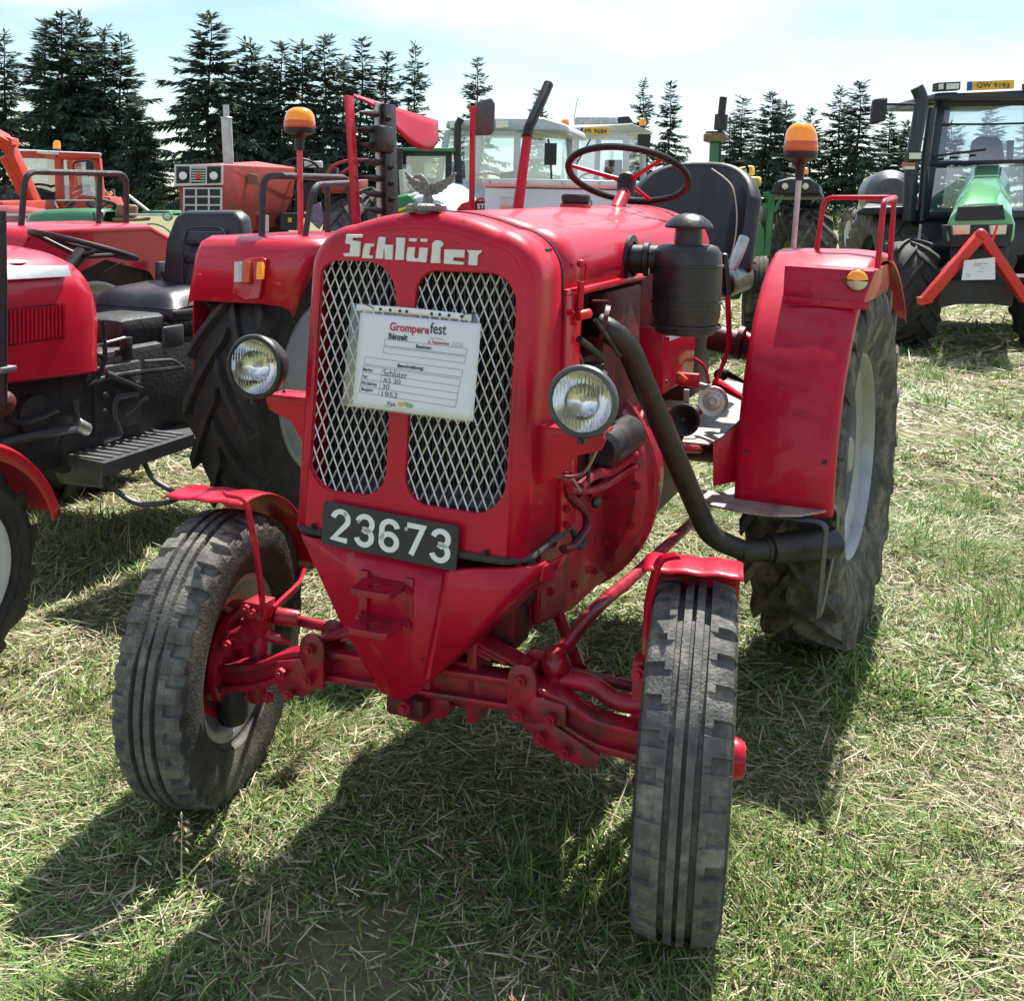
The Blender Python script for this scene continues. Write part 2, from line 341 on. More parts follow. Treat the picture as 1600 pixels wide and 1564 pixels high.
# ---------------------------------------------------------------- tyres and wheels (axle along local X, outer side +X)
def rib_tyre(Rt, hw, rr, n=34, mt='rubber_worn', name='tyre'):
    k = hw/.098; ph = [0, .02, .27, .53, .55, .78, .80, .98]
    def row(x, hi, fn): return (x*k, fn, hi)
    cr = lambda x: Rt-.010*(x/.085)**2
    g = .016; rows = []
    half = [(0, 'g'), (.0035, 'g'), (.005, 'h'), (.0215, 'h'), (.0235, 'g'), (.0345, 'g'), (.0365, 'h'), (.053, 's'), (.0545, 'a'), (.082, 'a'), (.090, 'b')]
    side = [(.0965, Rt*.895), (.0985, Rt*.80), (.096, Rt*.71), (.085, Rt*.62), (.070, rr+.022), (.066, rr+.016), (.060, rr+.004), (.052, rr-.004)]
    full = [(-x, r) for x, r in reversed(side)]+[(-x, c) for x, c in reversed(half[1:])]+half+side
    mb = MB(); th = [2*PI*(i+p)/n for i in range(n) for p in ph]; pp = [p for i in range(n) for p in ph]
    grid = []
    for x, c in full:
        rr_ = []
        for t, p in zip(th, pp):
            if x < 0: t = t+PI/n
            ax = abs(x)
            if c == 'g': r = cr(ax)-g
            elif c == 'h': r = cr(ax)
            elif c == 's': r = cr(ax) if p < .79 else cr(ax)-.010
            elif c == 'a': r = cr(ax)-.001 if p < .54 else cr(ax)-.015
            elif c == 'b': r = cr(ax)-.007 if p < .54 else cr(ax)-.019
            else: r = c
            rr_.append((x*k, r*math.cos(t), r*math.sin(t)))
        grid.append(rr_)
    mb.sheet(grid, cu=True); me = mb.mesh(name, mt, ang=28); me.materials.append(MAT['rubber_side']); nc = len(th)
    for r_ in range(len(full)-1):
        k0, k1 = full[r_][1], full[r_+1][1]
        for c_ in range(nc):
            up = isinstance(k0, str) and isinstance(k1, str)
            me.polygons[r_*nc+c_].material_index = 0 if up else 1
    return me
def lug_tyre(Rt, hw, rr, n=20, h=.034, lw=.046, sw=.36, mt='rubber', name='tyre', seg=72):
    Rc = Rt-h; mb = MB()
    prof = [(-.62, rr-.006), (-.70, rr+.012), (-.74, rr+.03), (-.93, rr+(Rc-rr)*.42), (-1, rr+(Rc-rr)*.62), (-.985, Rc-.075), (-.93, Rc-.035), (-.78, Rc-.012), (-.4, Rc-.002), (0, Rc)]
    prof = prof+[(-a, b) for a, b in reversed(prof[:-1])]
    mb.lathe([(b, a*hw) for a, b in prof], (0, 0, 0), (1, 0, 0), seg)
    def rc(u):
        for (a, b), (c, d) in zip(prof, prof[1:]):
            if a <= u <= c: return b+(d-b)*(u-a)/(c-a+1e-9)
        return prof[-1][1]
    for sgn in (-1, 1):
        for i in range(n):
            t0 = 2*PI*(i+(.5 if sgn > 0 else 0))/n; st = [-.05, .2, .45, .7, .9, .975, .985]; i0 = len(mb.v)
            for q, u in enumerate(st):
                t = t0+sw*(u if u < .9 else .9+(u-.9)*.2)
                r1 = rc(u)-.006 if q < 6 else Rc-.085; r2 = Rt-.010*u**2 if q < 5 else (Rt-.032 if q == 5 else Rc-.078)
                if q == 6: uu = 1.0
                else: uu = u
                ww = lw*(1+.35*max(0, u-.5))
                for r, d in ((r1, -.58), (r2, -.44), (r2, .44), (r1, .58)):
                    a = t+d*ww/Rt
                    mb.v.append(Vector((sgn*uu*hw*(1.0 if r < Rt-.04 else 1.0), r*math.cos(a), r*math.sin(a))))
            for q in range(len(st)-1):
                for a in range(4): mb.f.append((i0+4*q+a, i0+4*q+(a+1) % 4, i0+4*q+4+(a+1) % 4, i0+4*q+4+a))
            m = i0+4*(len(st)-1); mb.f += [(i0, i0+1, i0+2, i0+3), (m+3, m+2, m+1, m)]
    return mb.mesh(name, mt, ang=30)
def rim_mesh(rr, hw, mt, well=.05, name='rim', n=56):
    q = hw
    pr = [(rr-.004, -q*.80), (rr+.010, -q*.80), (rr+.012, -q*.74), (rr-.006, -q*.70), (rr-.014, -q*.5), (rr-well, -q*.36), (rr-well, q*.30), (rr-.014, q*.46), (rr-.006, q*.70), (rr+.012, q*.74), (rr+.010, q*.80), (rr-.004, q*.80), (rr-.020, q*.66), (rr-.028, q*.5), (rr-well-.014, q*.34), (rr-well-.014, -q*.38), (rr-.028, -q*.5), (rr-.020, -q*.66)]
    return MB().lathe(pr, (0, 0, 0), (1, 0, 0), n, closed=True).mesh(name, mt, ang=40)
def disc_mesh(r, x, mt, dish=.04, hub=.07, hubl=.05, bolts=6, name='wheel_disc', n=48):
    mb = MB().lathe([(0, x+dish+hubl), (hub*.7, x+dish+hubl), (hub*.78, x+dish+hubl-.008), (hub, x+dish+.004), (hub+.02, x+dish), (r*.72, x+dish*.8), (r*.86, x), (r, x-.004), (r, x-.012), (r*.84, x-.010), (r*.7, x+dish*.8-.010), (hub, x+dish-.012), (0, x+dish-.012)], (0, 0, 0), (1, 0, 0), n)
    for i in range(bolts):
        a = 2*PI*i/bolts; mb.bolt((x+dish*.9, (hub+.045)*math.cos(a), (hub+.045)*math.sin(a)), (1, 0, 0), .012, .014)
    return mb.mesh(name, mt, ang=35)

# ---------------------------------------------------------------- the red tractor in front
T = thing(empty('tractor'), 'old red tractor with white lettering, mesh grille and number plate 23673', 'tractor')
FY0, FZ0, FK = -.113, .795, .089
def fy(z): return FY0+FK*(z-FZ0)
def UF(px, py, off=0.):                           # pixel -> point on the raked front plane of the radiator shell (off = out of it)
    y = FY0
    for _ in range(6):
        p = U(px, py, 'y', y-off); y = fy(p.z)
    return U(px, py, 'y', y-off)
XC = -.012; HWs = .292; ZT = 1.548
# --- radiator shell
def shell_outline(w, ztop, zs, zb, n=10, arch=.034):
    pts = [(-w, zb), (-w, zb+.2), (-w, zs-.15), (-w, zs)]
    rx = w*.30; zt = ztop-arch
    for i in range(1, n+1):
        a = PI/2*i/n; pts.append((-w+rx*(1-math.cos(a)), zs+(zt-zs)*math.sin(a)))
    for i in range(1, 9):
        x = -w+rx+(w-rx)*i/8; pts.append((x, zt+arch*(1-((x)/(w-rx))**2)))
    m = [(-x, z) for x, z in reversed(pts[:-1])]
    return pts+m
inner = shell_outline(HWs-.040, ZT-.042, 1.40, .795)
def offs(pts, d):
    out = []
    for i, p in enumerate(pts):
        a = Vector(pts[max(i-1, 0)]); b = Vector(pts[min(i+1, len(pts)-1)]); t = (b-a).normalized(); nrm = Vector((-t.y, t.x)); q = Vector(p)+nrm*d; out.append((q.x, q.y))
    out[0] = (out[0][0], pts[0][1]); out[-1] = (out[-1][0], pts[-1][1]); return out
rows = []
rad = .040
for i in range(9):
    a = PI/2*i/8; o_ = offs(inner, rad*math.sin(a)); dp = rad*(1-math.cos(a)); rows.append([(XC+x, fy(z)+dp, z) for x, z in o_])
o_ = offs(inner, rad)
rows.append([(XC+x, fy(z)*.3+.055, z) for x, z in o_])
rows.append([(XC+x, .098+.062*max(0, min(1, (1.4-z)/.6)), z) for x, z in o_])
shell = MB().sheet(rows).build('radiator_shell', 'red', T, ang=50, solid=.006)
# front plate with the two openings
u0 = .795
loop = [(x, z) for x, z in inner]
def wv(z): return z
OL = rrect(-.271, -.061, .905, 1.424, (.075, .05, .075, .045)); OR = rrect(-.018, .236, .898, 1.415, (.055, .07, .065, .05))
def bow(lp, z0, z1, x0, x1, amt):
    out = []
    for x, z in lp:
        t = (x-(x0+x1)/2)/((x1-x0)/2)
        if z > z1-.08: z += amt*(1-t*t)*.8-.004
        if z < z0+.09: z -= amt*(1-t*t)
        out.append((x, z))
    return out
OL = bow(OL, .905, 1.424, -.271, -.061, .012); OR = bow(OR, .898, 1.415, -.018, .236, .014)
pl = curve_plate([[(XC+x, z) for x, z in loop], OL[::-1], OR[::-1]], .003, .0045)
for q, v in enumerate(pl.v): pl.v[q] = Vector((v.x, fy(v.y)+.0065+(-v.z), v.y))
pl.build('grille_surround', 'red', shell, ang=45)
# expanded-metal mesh, radiator core behind
mb = MB(); wx, wz = .0240, .052; wr = .0021
for k in range(-40, 40):
    for sgn in (1, -1):
        # zigzag lines clipped to the grille area: x = k*wx + sgn*(z-z0)*(wx/wz)
        run = []
        for j in range(0, 23):
            z = .868+.026*j; x = -.02+k*wx+sgn*(j*.5)*wx
            if -.285 < x < .25: run.append((x, fy(z)+.019+(.002 if sgn > 0 else -.001), z))
            elif run: break
        if len(run) > 1: mb.tube(run, wr, 4)
gm = mb.build('grille_mesh', 'mesh_wire', shell, ang=60); gm['kind'] = 'stuff'
core = MB()
for k in range(60): core.box((-.02+(-29.5+k)*.0092, .034, 1.14), (.0045, .012, .60))
for k in range(52): core.box((-.02, .042, .86+k*.0112), (.55, .010, .0025))
core.bb((-.30, .046, .84), (.26, .080, 1.47))
core.build('radiator_core', 'radiator', shell)['kind'] = 'stuff'
MB().lathe([(0, -.275), (.022, -.275), (.022, .275), (0, .275)], (-.02, .022, .868), (1, 0, 0), 16).bb((-.29, .012, .872), (.25, .03, .905)).build('radiator_tank', 'grey_metal', shell)
# black rubber strip between shell and lower plate
S = .799
st = [(XC-HWs-.002, .15, S), (XC-HWs-.003, -.07, S), (XC-HWs+.035, fy(S)-.006, S), (XC+HWs-.035, fy(S)-.006, S), (XC+HWs+.003, -.07, S), (XC+HWs+.004, .20, S), U(905, 858, 'x', .295), U(915, 845, 'x', .295)]
MB().tube(st, .0085, 8, fil=.02).build('rubber_strip', 'rubber_dark', T)
for px, py in ((490, 822), (760, 864)): bolt(UF(px, py, .003), (0, -1, 0), 'black_paint', T, .008, .008, 'strip_bolt')
# lower V shaped plate: centre panel and folded side panels
cen = [UF(470, 836), UF(700, 888, .012), UF(668, 1062, -.0), UF(655, 1080, -.01), UF(638, 1091, -.014), UF(618, 1093, -.016), UF(598, 1083, -.014), UF(583, 1064, -.01), UF(530, 968, 0)]
rgt = [cen[1]+Vector((0, .0005, 0)), UF(822, 884, -.02), U(872, 872, 'x', .300), U(868, 884, 'x', .300), U(850, 902, 'y', .05), U(806, 944, 'y', .02), U(762, 982, 'y', -.02), U(716, 1022, 'y', -.06), cen[2]+Vector((0, .0005, 0))]
lft = [cen[0], Vector((-.300, .10, .79)), Vector((-.295, .08, .72)), Vector((-.18, .03, .52)), cen[7], cen[8]]
vp = MB(); vp.f.append(tuple(range(len(cen)))); vp.v += cen
n0 = len(vp.v); vp.v += rgt; vp.f.append(tuple(range(n0, n0+len(rgt)))); n0 = len(vp.v); vp.v += lft; vp.f.append(tuple(range(n0, n0+len(lft))))
for q in vp.v: q.z = min(q.z, .800)
vpo = vp.build('lower_front_plate', 'red', T, solid=.010, ang=25)
mb = MB(); mb.tube([cen[1]+Vector((.002, -.002, -.006)), cen[2]+Vector((.002, -.002, .004))], .005, 6)
mb.build('fold_seam', 'red', vpo)
# tow hitch
hb = MB(); c1 = U(640, 915, 'y', -.13)
hb.box((c1.x, -.128, c1.z-.045), (.022, .014, .125)); hb.box((c1.x-.115, -.128, c1.z-.045), (.022, .014, .125)); hb.box((c1.x-.06, -.122, c1.z-.01), (.12, .006, .05))
hitch = hb.build('tow_hitch', 'red_chassis', T, bev=.003)
for z, y1 in ((c1.z-.002, -.215), (c1.z-.086, -.225)):
    lp = rrect(c1.x-.105, c1.x-.008, y1, -.115, (.012, .012, .004, .004)); hole = arc(c1.x-.060, y1+.035, .015, 0, 350, 18)
    p = curve_plate([lp, hole[::-1]], .006, .0015)
    for q, v in enumerate(p.v): p.v[q] = Vector((v.x, v.y, z+v.z))
    p.build('hitch_plate', 'red_chassis', hitch)
for dx in (0, -.115):
    for dz in (-.01, -.085): bolt((c1.x+dx, -.135, c1.z+dz), (0, -1, 0), 'red_chassis', hitch, .012, .014, 'hitch_bolt')
# number plate
pc = [UF(507, 783, .02), UF(718, 822, .02), UF(712, 893, .022), UF(503, 848, .022)]
ex = ((pc[1]-pc[0])+(pc[2]-pc[3]))*.5; ez = ((pc[0]-pc[3])+(pc[1]-pc[2]))*.5; W, H = ex.length, ez.length; ex.normalize(); ez.normalize(); pn = ex.cross(ez).normalized(); ctr = (pc[0]+pc[1]+pc[2]+pc[3])/4
Mp = Matrix((ex, ez, pn)).transposed().to_4x4(); Mp.translation = ctr
p = curve_plate([rrect(-W/2, W/2, -H/2, H/2, .008)], .0018, .0008).xf(Mp)
npl = p.build('number_plate', 'plate_black', T)
GL = {'2': arc(.5, 1.31, .50, 172, -28, 14)+[(.06, .10), (0, .14)][:1]+[(.02, .001), (1.05, 0)],
 '3': arc(.5, 1.33, .47, 168, -80, 14)+[(.36, .97)], '3b': [(.36, .97)]+arc(.5, .48, .49, 82, -168, 16),
 '6': arc(.5, 1.30, .50, 12, 180, 12)+[(0, .5)]+arc(.5, .49, .50, 180, 535, 24), '7': [(-.02, 1.80), (1.0, 1.80), (.34, -.02)]}
dh = H*.74; un_ = dh/2.06; dw = W*.182
for k_, ch in enumerate('23673'):
    mb = MB(); x0 = -W*.418+k_*dw*1.02
    for key in ([ch, '3b'] if ch == '3' else [ch]):
        pts = GL[key]
        if key == '2': pts = arc(.5, 1.31, .50, 172, -28, 14)+[(.10, .04), (1.02, .0)]
        Ls, Rs = stroke(pts, .33); n_ = len(Ls)
        for q in range(n_-1):
            quad = [Ls[q], Ls[q+1], Rs[q+1], Rs[q]]
            mb.prism([Mp@Vector((x0+v.x*un_*1.12, -dh/2+(v.y+.13)*un_, .0024)) for v in quad], pn*.0022)
    mb.build('plate_digit', 'digit_white', npl, recalc=False)
for x, z in ((-.112, .028), (-.075, .018), (.045, .022)): MB().lathe([(0, .0065), (.004, .006), (.005, .0045)], Mp@Vector((x, z, 0)), pn, 10).build('rivet', 'dull_chrome', npl)
# raised lettering on the shell, traced letter by letter
L_ = {
 'S': [(88, 42), (252, 46), (250, 78), (150, 80), (148, 106), (232, 116), (222, 276), (66, 272), (56, 240), (120, 236), (132, 150), (76, 138)],
 'c': [(284, 136), (372, 142), (372, 168), (336, 174), (320, 258), (362, 268), (358, 294), (250, 290), (262, 190)],
 'h': [(424, 70), (494, 72), (486, 150), (572, 152), (566, 282), (564, 308), (486, 302), (484, 190), (476, 200), (468, 298), (390, 294), (404, 180)],
 'l': [(606, 76), (696, 80), (684, 270), (682, 312), (592, 308), (604, 180)],
 'u': [(726, 176), (800, 178), (788, 282), (820, 298), (838, 280), (848, 180), (934, 184), (916, 336), (716, 322), (708, 290)],
 'dot1': [(738, 82), (818, 86), (814, 120), (738, 114)], 'dot2': [(856, 86), (932, 90), (926, 124), (856, 118)],
 't': [(1012, 104), (1062, 108), (1096, 140), (1084, 172), (1066, 174), (1060, 290), (1066, 344), (962, 340), (976, 240), (980, 140)],
 'e': [(1108, 198), (1316, 206), (1312, 286), (1200, 282), (1196, 316), (1308, 330), (1304, 360), (1100, 350)],
 'r': [(1342, 206), (1444, 210), (1494, 208), (1486, 236), (1452, 258), (1446, 366), (1356, 362), (1362, 240)]}
mb = MB()
for k_, pts in L_.items():
    poly = [UF(530+x*.15, 360+y*.15, .001) for x, y in pts]; mb.prism(poly, (0, -.007, 0))
mb.build('lettering', 'white_paint', shell, bev=.0012, seg=1)
# radiator cap with eagle
cp = Vector((-.012, .0, 0)); cp.z = ZT-.004
capz = U(666, 340, 'y', .0); cp = Vector((capz.x, 0, ZT-.006))
cap = MB().lathe([(0, -.01), (.026, -.01), (.026, .004), (.044, .006), (.046, .010), (.046, .018), (.040, .022), (0, .024)], cp, (0, 0, 1), 28).build('radiator_cap', 'ornament', T)
e0 = cp+Vector((0, 0, .020)); eg = MB()
eg.tube([e0, e0+Vector((0, 0, .014)), e0+Vector((.0, .004, .030)), e0+Vector((-.004, 0, .052)), e0+Vector((-.010, -.006, .068)), e0+Vector((-.016, -.010, .076)), e0+Vector((-.026, -.014, .074)), e0+Vector((-.034, -.017, .068))], [.013, .009, .011, .0135, .009, .0075, .005, .001], 10)
eg.tube([e0+Vector((0, .006, .030)), e0+Vector((.002, .02, .012)), e0+Vector((.004, .03, .004))], [.008, .009, .004], 8)
EGB = eg.build('eagle_body', 'ornament', cap)
for s_ in (-1, 1):
    wp = [(.006, .056), (.020, .058), (.040, .066), (.060, .078), (.074, .088), (.078, .084), (.071, .074), (.073, .070), (.063, .062), (.064, .057), (.053, .050), (.053, .045), (.042, .040), (.040, .034), (.030, .032), (.027, .027), (.017, .026), (.010, .024)]
    MB().prism([e0+Vector((s_*x, .004+.18*x, z)) for x, z in wp], (0, .004, 0)).build('eagle_wing', 'ornament', cap, bev=.0008, seg=1)
for o_ in [q_ for q_ in cap.children]:
    for v in o_.data.vertices: v.co = e0+(v.co-e0)*.86
# hood: thin cover behind the shell
ho = offs(inner, rad); hood_rows = []
for k in range(13):
    t = k/12; y = .102+t*1.62; zr = .024*t; row = []
    zb = 1.362+.012*t
    for x, z in ho:
        zz = max(z, zb) if z < 1.40 else z
        row.append((XC+x*(1-.02*t*t), y, zz+zr))
    row = [r for r in row]
    hood_rows.append(row[2:-2])
hood = MB().sheet(hood_rows).build('hood', 'red', T, ang=40, solid=.005)
mb = MB(); mb.tube([(XC+HWs+.001, .11, 1.362), (XC+HWs+.001, .80, 1.368)], .010, 8); mb.build('hood_flange', 'red', hood)
mb = MB().strip([(x, .100+.062*max(0, min(1, (1.4-z)/.6)), z) for x, z in [(XC+a, b) for a, b in offs(inner, rad+.0012)]][1:-1], .005, .0025, (0, 1, 0)).build('hood_seam', 'black_paint', hood)
# filler cap on the hood
MB().lathe([(0, .0), (.046, .0), (.046, .018), (.040, .020), (.044, .022), (.046, .040), (.042, .046), (0, .048)], (-.01, 1.03, 1.553), (0, 0, 1), 24).build('filler_cap', 'black_plastic', T, ang=30)
MB().lathe([(.049, -.004), (.049, .014), (.043, .016)], (-.01, 1.03, 1.553), (0, 0, 1), 24).build('filler_neck', 'red', T)
# side post behind the shell with hood latch and red knob
MB().bb((.272, .108, .80), (.290, .215, 1.375)).build('radiator_side_post', 'red', T, bev=.002)
lt = MB(); a = U(907, 412, 'x', .296); b = U(905, 487, 'x', .298)
lt.tube([a, a+Vector((.004, .014, .006)), a+Vector((.006, .026, -.008)), a+Vector((.006, .02, -.05))], .004, 6); lt.ball(a, .010, 10, 6)
lt.cyl(U(908, 440, 'x', .302), b, .0085, 10); lt.bolt(U(888, 488, 'x', .290), (1, 0, 0), .008)
lt.build('hood_latch', 'red', T)
MB().cyl(U(903, 494, 'x', .300), U(921, 490, 'x', .318), .012, 12).cyl(U(903, 500, 'x', .296), U(898, 505, 'x', .296), .007, 8).build('latch_knob', 'red_mirror', T, bev=.001)
# headlights on sheet brackets
def headlight(c, s_):
    c = Vector(c)
    hd = MB().lathe([(.0, .10), (.030, .098), (.062, .075), (.082, .040), (.090, .012), (.0915, .004)], c, (0, 1, 0), 40).build('headlight', 'black_paint', T)
    MB().lathe([(.0915, .006), (.094, .002), (.095, -.006), (.091, -.014), (.083, -.018), (.080, -.014), (.0800, -.006), (.088, .004)], c, (0, 1, 0), 40, closed=True).build('headlight_rim', 'black_paint' if s_ < 0 else 'grey_metal', hd)
    MB().lathe([(0, .055), (.03, .05), (.06, .028), (.079, -.004)], c, (0, 1, 0), 36).build('reflector', 'chrome', hd)
    rws = []; n = 41
    mb = MB()
    for i in range(n):
        z = -.079+.158*i/(n-1); row = []
        for j in range(61):
            x = -.079+.158*j/60; r2 = x*x+z*z; y = -.013-.010*(1-min(1, r2/.0063)); 
            rib = .0016*math.sin(x*620) if (z > .012 or (z < -.02 and abs(x) < .05)) else .0004*math.sin(x*400)
            if r2 > .0061: sc = math.sqrt(.0061/r2); row.append(c+Vector((x*sc, -.012, z*sc)))
            else: row.append(c+Vector((x, y-rib, z)))
        rws.append(row)
    mb.sheet(rws).build('lens', 'lens', hd, recalc=False)
    MB().lathe([(0, -.012), (.008, -.012), (.009, .0), (.012, .02), (0, .04)], c+Vector((0, .01, .006)), (0, 1, 0), 12).build('bulb', 'lamp_clear', hd)
    MB().bb(c+Vector((-.010, -.012, -.108)), c+Vector((.010, .022, -.088))).cyl(c+Vector((0, -.02, -.100)), c+Vector((0, -.01, -.100)), .006, 8).build('lamp_clamp', 'black_paint', hd)
    for o_ in [hd, *hd.children]:
        for v in o_.data.vertices: v.co = Vector(c)+(v.co-Vector(c))*.82
    return hd
hlL = U(400, 573, 'y', -.115); hlR = U(911, 627, 'y', -.115)
headlight(hlL, -1); headlight(hlR, 1)
for s_, c in ((-1, hlL), (1, hlR)):
    x0 = XC+s_*(HWs-.004); x1 = c.x+s_*.022; zt = c.z-.084; q = .012
    poly = [(x0, -.035, zt), (x1, -.035, zt), (x1+s_*.005, -.035, zt-.012), (x1-s_*.005, -.035, zt-.035), (c.x-s_*.045, -.035, zt-.055), (c.x-s_*.075, -.035, zt-.10), (x0, -.035, zt-.130)]
    br = MB().prism(poly, (0, .006, 0)); br.bb((min(x0, x1), -.035, zt-.001), (max(x0, x1), .04, zt+.005))
    bo = br.build('lamp_bracket', 'red', T, bev=.0015)
    MB().tube([(c.x, .0, zt+.01), (c.x-s_*.01, .03, zt-.05), (c.x-s_*.05, .05, zt-.12), (x0, .06, zt-.13)], .004, 6, fil=.03).build('lamp_wire', 'steel' if s_ > 0 else 'black_paint', bo)
# ---------------------------------------------------------------- chassis, engine, running gear of the front tractor
X, Y, Z = Vector((1, 0, 0)), Vector((0, 1, 0)), Vector((0, 0, 1))
ft = rib_tyre(.372, .094, .203); frm = rim_mesh(.203, .080, 'silver', .035); fdi = disc_mesh(.168, -.02, 'red', .03, .052, .115, 5)
FLW = Vector((-.640, .060, .370)); FRW = Vector((.612, .065, .370)); UPW = Vector((0, -.01, .012))
for c, st_, s_, cam_ in ((FRW, .19, 0, 1.5), (FLW, .17, PI, -1.5)):
    wl = empty('front_wheel', T, c, (0, R(cam_), st_+s_)); put('tyre', ft, wl); put('rim', frm, wl); put('wheel_disc', fdi, wl)
    MB().lathe([(0, .128), (.030, .128), (.034, .122), (.034, .112), (.044, .110), (.046, .095), (.046, .05), (0, .05)], (0, 0, 0), (1, 0, 0), 28).build('hub_cap', 'red', wl)
    MB().lathe([(0, -.03), (.115, -.03), (.120, -.036), (.120, -.052), (.105, -.062), (.05, -.07), (0, -.07)], (0, 0, 0), (1, 0, 0), 36).build('brake_drum', 'red_chassis', wl)
# axle beam (I section), goose-neck ends, kingpins
aL, aR = U(505, 1032, 'y', 0), U(828, 1082, 'y', 0)
ax = MB(); hgt = .074
for dz, hh, ww in ((hgt/2-.008, .016, .062), (-hgt/2+.008, .016, .062), (0, hgt-.01, .020)): ax.bar(aL+Z*dz, aR+Z*dz, ww, hh)
axle = ax.build('front_axle', 'red_chassis', T, bev=.003)
for s_, a0, path in ((1, aR, [(822, 1078), (872, 1100), (930, 1140), (1012, 1160)]), (-1, aL, [(512, 1030), (458, 1033), (412, 1052), (352, 1056)])):
    pts = [U(px, py, 'y', -.012) for px, py in path]
    pts = fillet(pts, .06, 6); g = MB()
    for dz in (.026, -.026): g.strip([p+Z*dz for p in pts], .060, .016, (0, 1, 0))
    g.strip(pts, .022, .05, (0, 1, 0)); g.build('axle_end', 'red_chassis', axle, bev=.002)
    kp = (FRW if s_ > 0 else FLW)+X*(-s_*.090)
    MB().cyl(kp-Z*.085, kp+Z*.10, .026, 18).cyl(kp+Z*.10, kp+Z*.112, .020, 14).cyl(kp-Z*.10, kp-Z*.085, .030, 14).build('kingpin', 'red_chassis', axle)
    MB().cyl(kp, kp+X*(s_*.07), .030, 16).build('stub_axle', 'red_chassis', axle)
    # clevis bracket with bolts
    b0 = a0+X*(s_*.0); cb = MB()
    for dy in (-.042, .042):
        poly = [b0+Vector((-.034, dy, -.045)), b0+Vector((.034, dy, -.045)), b0+Vector((.034, dy, .052))]+[b0+Vector((.0+.034*math.cos(R(q)), dy, .052+.034*math.sin(R(q)))) for q in (30, 60, 90, 120, 150)]+[b0+Vector((-.034, dy, .052))]
        cb.prism(poly, (0, .012*(1 if dy > 0 else -1), 0))
    # joined by the pin
    cb.cyl(b0+Vector((0, -.06, .052)), b0+Vector((0, .06, .052)), .013, 12)
    if s_ > 0: cb.prism([b0+Vector((.0, -.055, -.042)), b0+Vector((.105, -.055, -.035)), b0+Vector((.105, -.055, .012)), b0+Vector((.03, -.055, .02))], (0, .012, 0))
    if s_ > 0: cb.prism([b0+Vector((-.01, -.052, -.042)), b0+Vector((.075, -.052, -.036)), b0+Vector((.185, -.052, -.085)), b0+Vector((.175, -.052, -.118)), b0+Vector((.11, -.052, -.112)), b0+Vector((.05, -.052, -.090))], (0, .010, 0))
    else: cb.prism([b0+Vector((.02, -.052, -.040)), b0+Vector((-.105, -.052, -.052)), b0+Vector((-.085, -.052, -.080)), b0+Vector((-.02, -.052, -.075))], (0, .010, 0)); cb.prism([b0+Vector((.0, -.055, -.042)), b0+Vector((-.10, -.055, -.052)), b0+Vector((-.10, -.055, .0)), b0+Vector((-.03, -.055, .02))], (0, .012, 0))
    cbo = cb.build('axle_bracket', 'red_chassis', axle, bev=.002)
    for dx, dz in ((0, .052), (.0, -.022), (s_*.075, -.018), (s_*.052, -.066), (s_*.11, -.085)): bolt(b0+Vector((dx, -.060 if (dx, dz) == (0, .052) else -.067, dz)), (0, -1, 0), 'red_chassis', cbo, .014, .011)
# transverse leaf spring above the axle
spm = (aL+aR)/2+Vector((0, .04, .135))
for s_, e in ((1, aR), (-1, aL)):
    e2 = e+Vector((-s_*.01, .01, .060))
    for k in range(5):
        t0 = .0; q0 = spm+X*(s_*.02); L = (e2-q0)*(1-.17*k)
        MB().bar(q0-Z*(.011*k), q0+L-Z*(.011*k), .056, .0095).build('spring_leaf', 'red_chassis', axle, bev=.0015, seg=1)
MB().box(spm-Z*.03, (.10, .09, .11)).box(spm-Z*.17, (.06, .12, .14)).box(spm+Vector((.13, 0, -.11)), (.025, .10, .22)).build('axle_pivot', 'red_chassis', axle, bev=.004)
tp = U(688, 1096, 'y', .0); MB().cyl(tp-Y*.02, tp+Y*.12, .034, 20).box(tp+Vector((.05, .05, .05)), (.05, .1, .11)).build('pivot_boss', 'red_chassis', axle, bev=.003)
bolt(U(634, 1103, 'y', -.07), (0, -1, 0), 'red_chassis', axle, .018, .014)
MB().box(U(640, 1098, 'y', -.03), (.10, .06, .05)).build('pivot_foot', 'red_dark', axle, bev=.012)
# steering linkage
bj = U(868, 1038, 'y', .03)
dl = U(1108, 792, 'x', .30)
MB().tube([dl, U(1068, 828, 'x', .33), U(985, 905, 'x', .345), U(930, 950, 'x', .34), bj+Vector((.01, .02, .03))], .0165, 12, fil=.10).cyl(bj-Z*.045, bj+Z*.035, .026, 16).ball(bj, .034, 16, 10).build('drag_link', 'red_chassis', T)
MB().cyl(bj-Z*.085, bj-Z*.045, .018, 12).ball(bj-Z*.07, .024, 14, 8).build('rubber_boot', 'black_pipe', T)
MB().tube([U(868, 950, 'x', .20), U(905, 1046, 'y', .12)], .017, 12).build('radius_rod', 'red_chassis', T)
MB().tube([U(880, 1046, 'y', .10), U(1000, 1076, 'y', .14)], .013, 12).tube([U(460, 968, 'y', .10), U(560, 990, 'y', .10)], .014, 12).tube([U(560, 990, 'y', .10), U(880, 1046, 'y', .10)], .013, 10).build('tie_rod', 'red_chassis', T)
MB().cyl(U(992, 1073, 'y', .14), U(1004, 1077, 'y', .14), .020, 6).build('tie_rod_nut', 'steel', T)
MB().tube([U(876, 1062, 'y', .03), U(925, 1066, 'y', .03), U(962, 1098, 'y', .03), U(1012, 1102, 'y', .03)], .0205, 12, fil=.06).build('steering_arm', 'red_chassis', T)
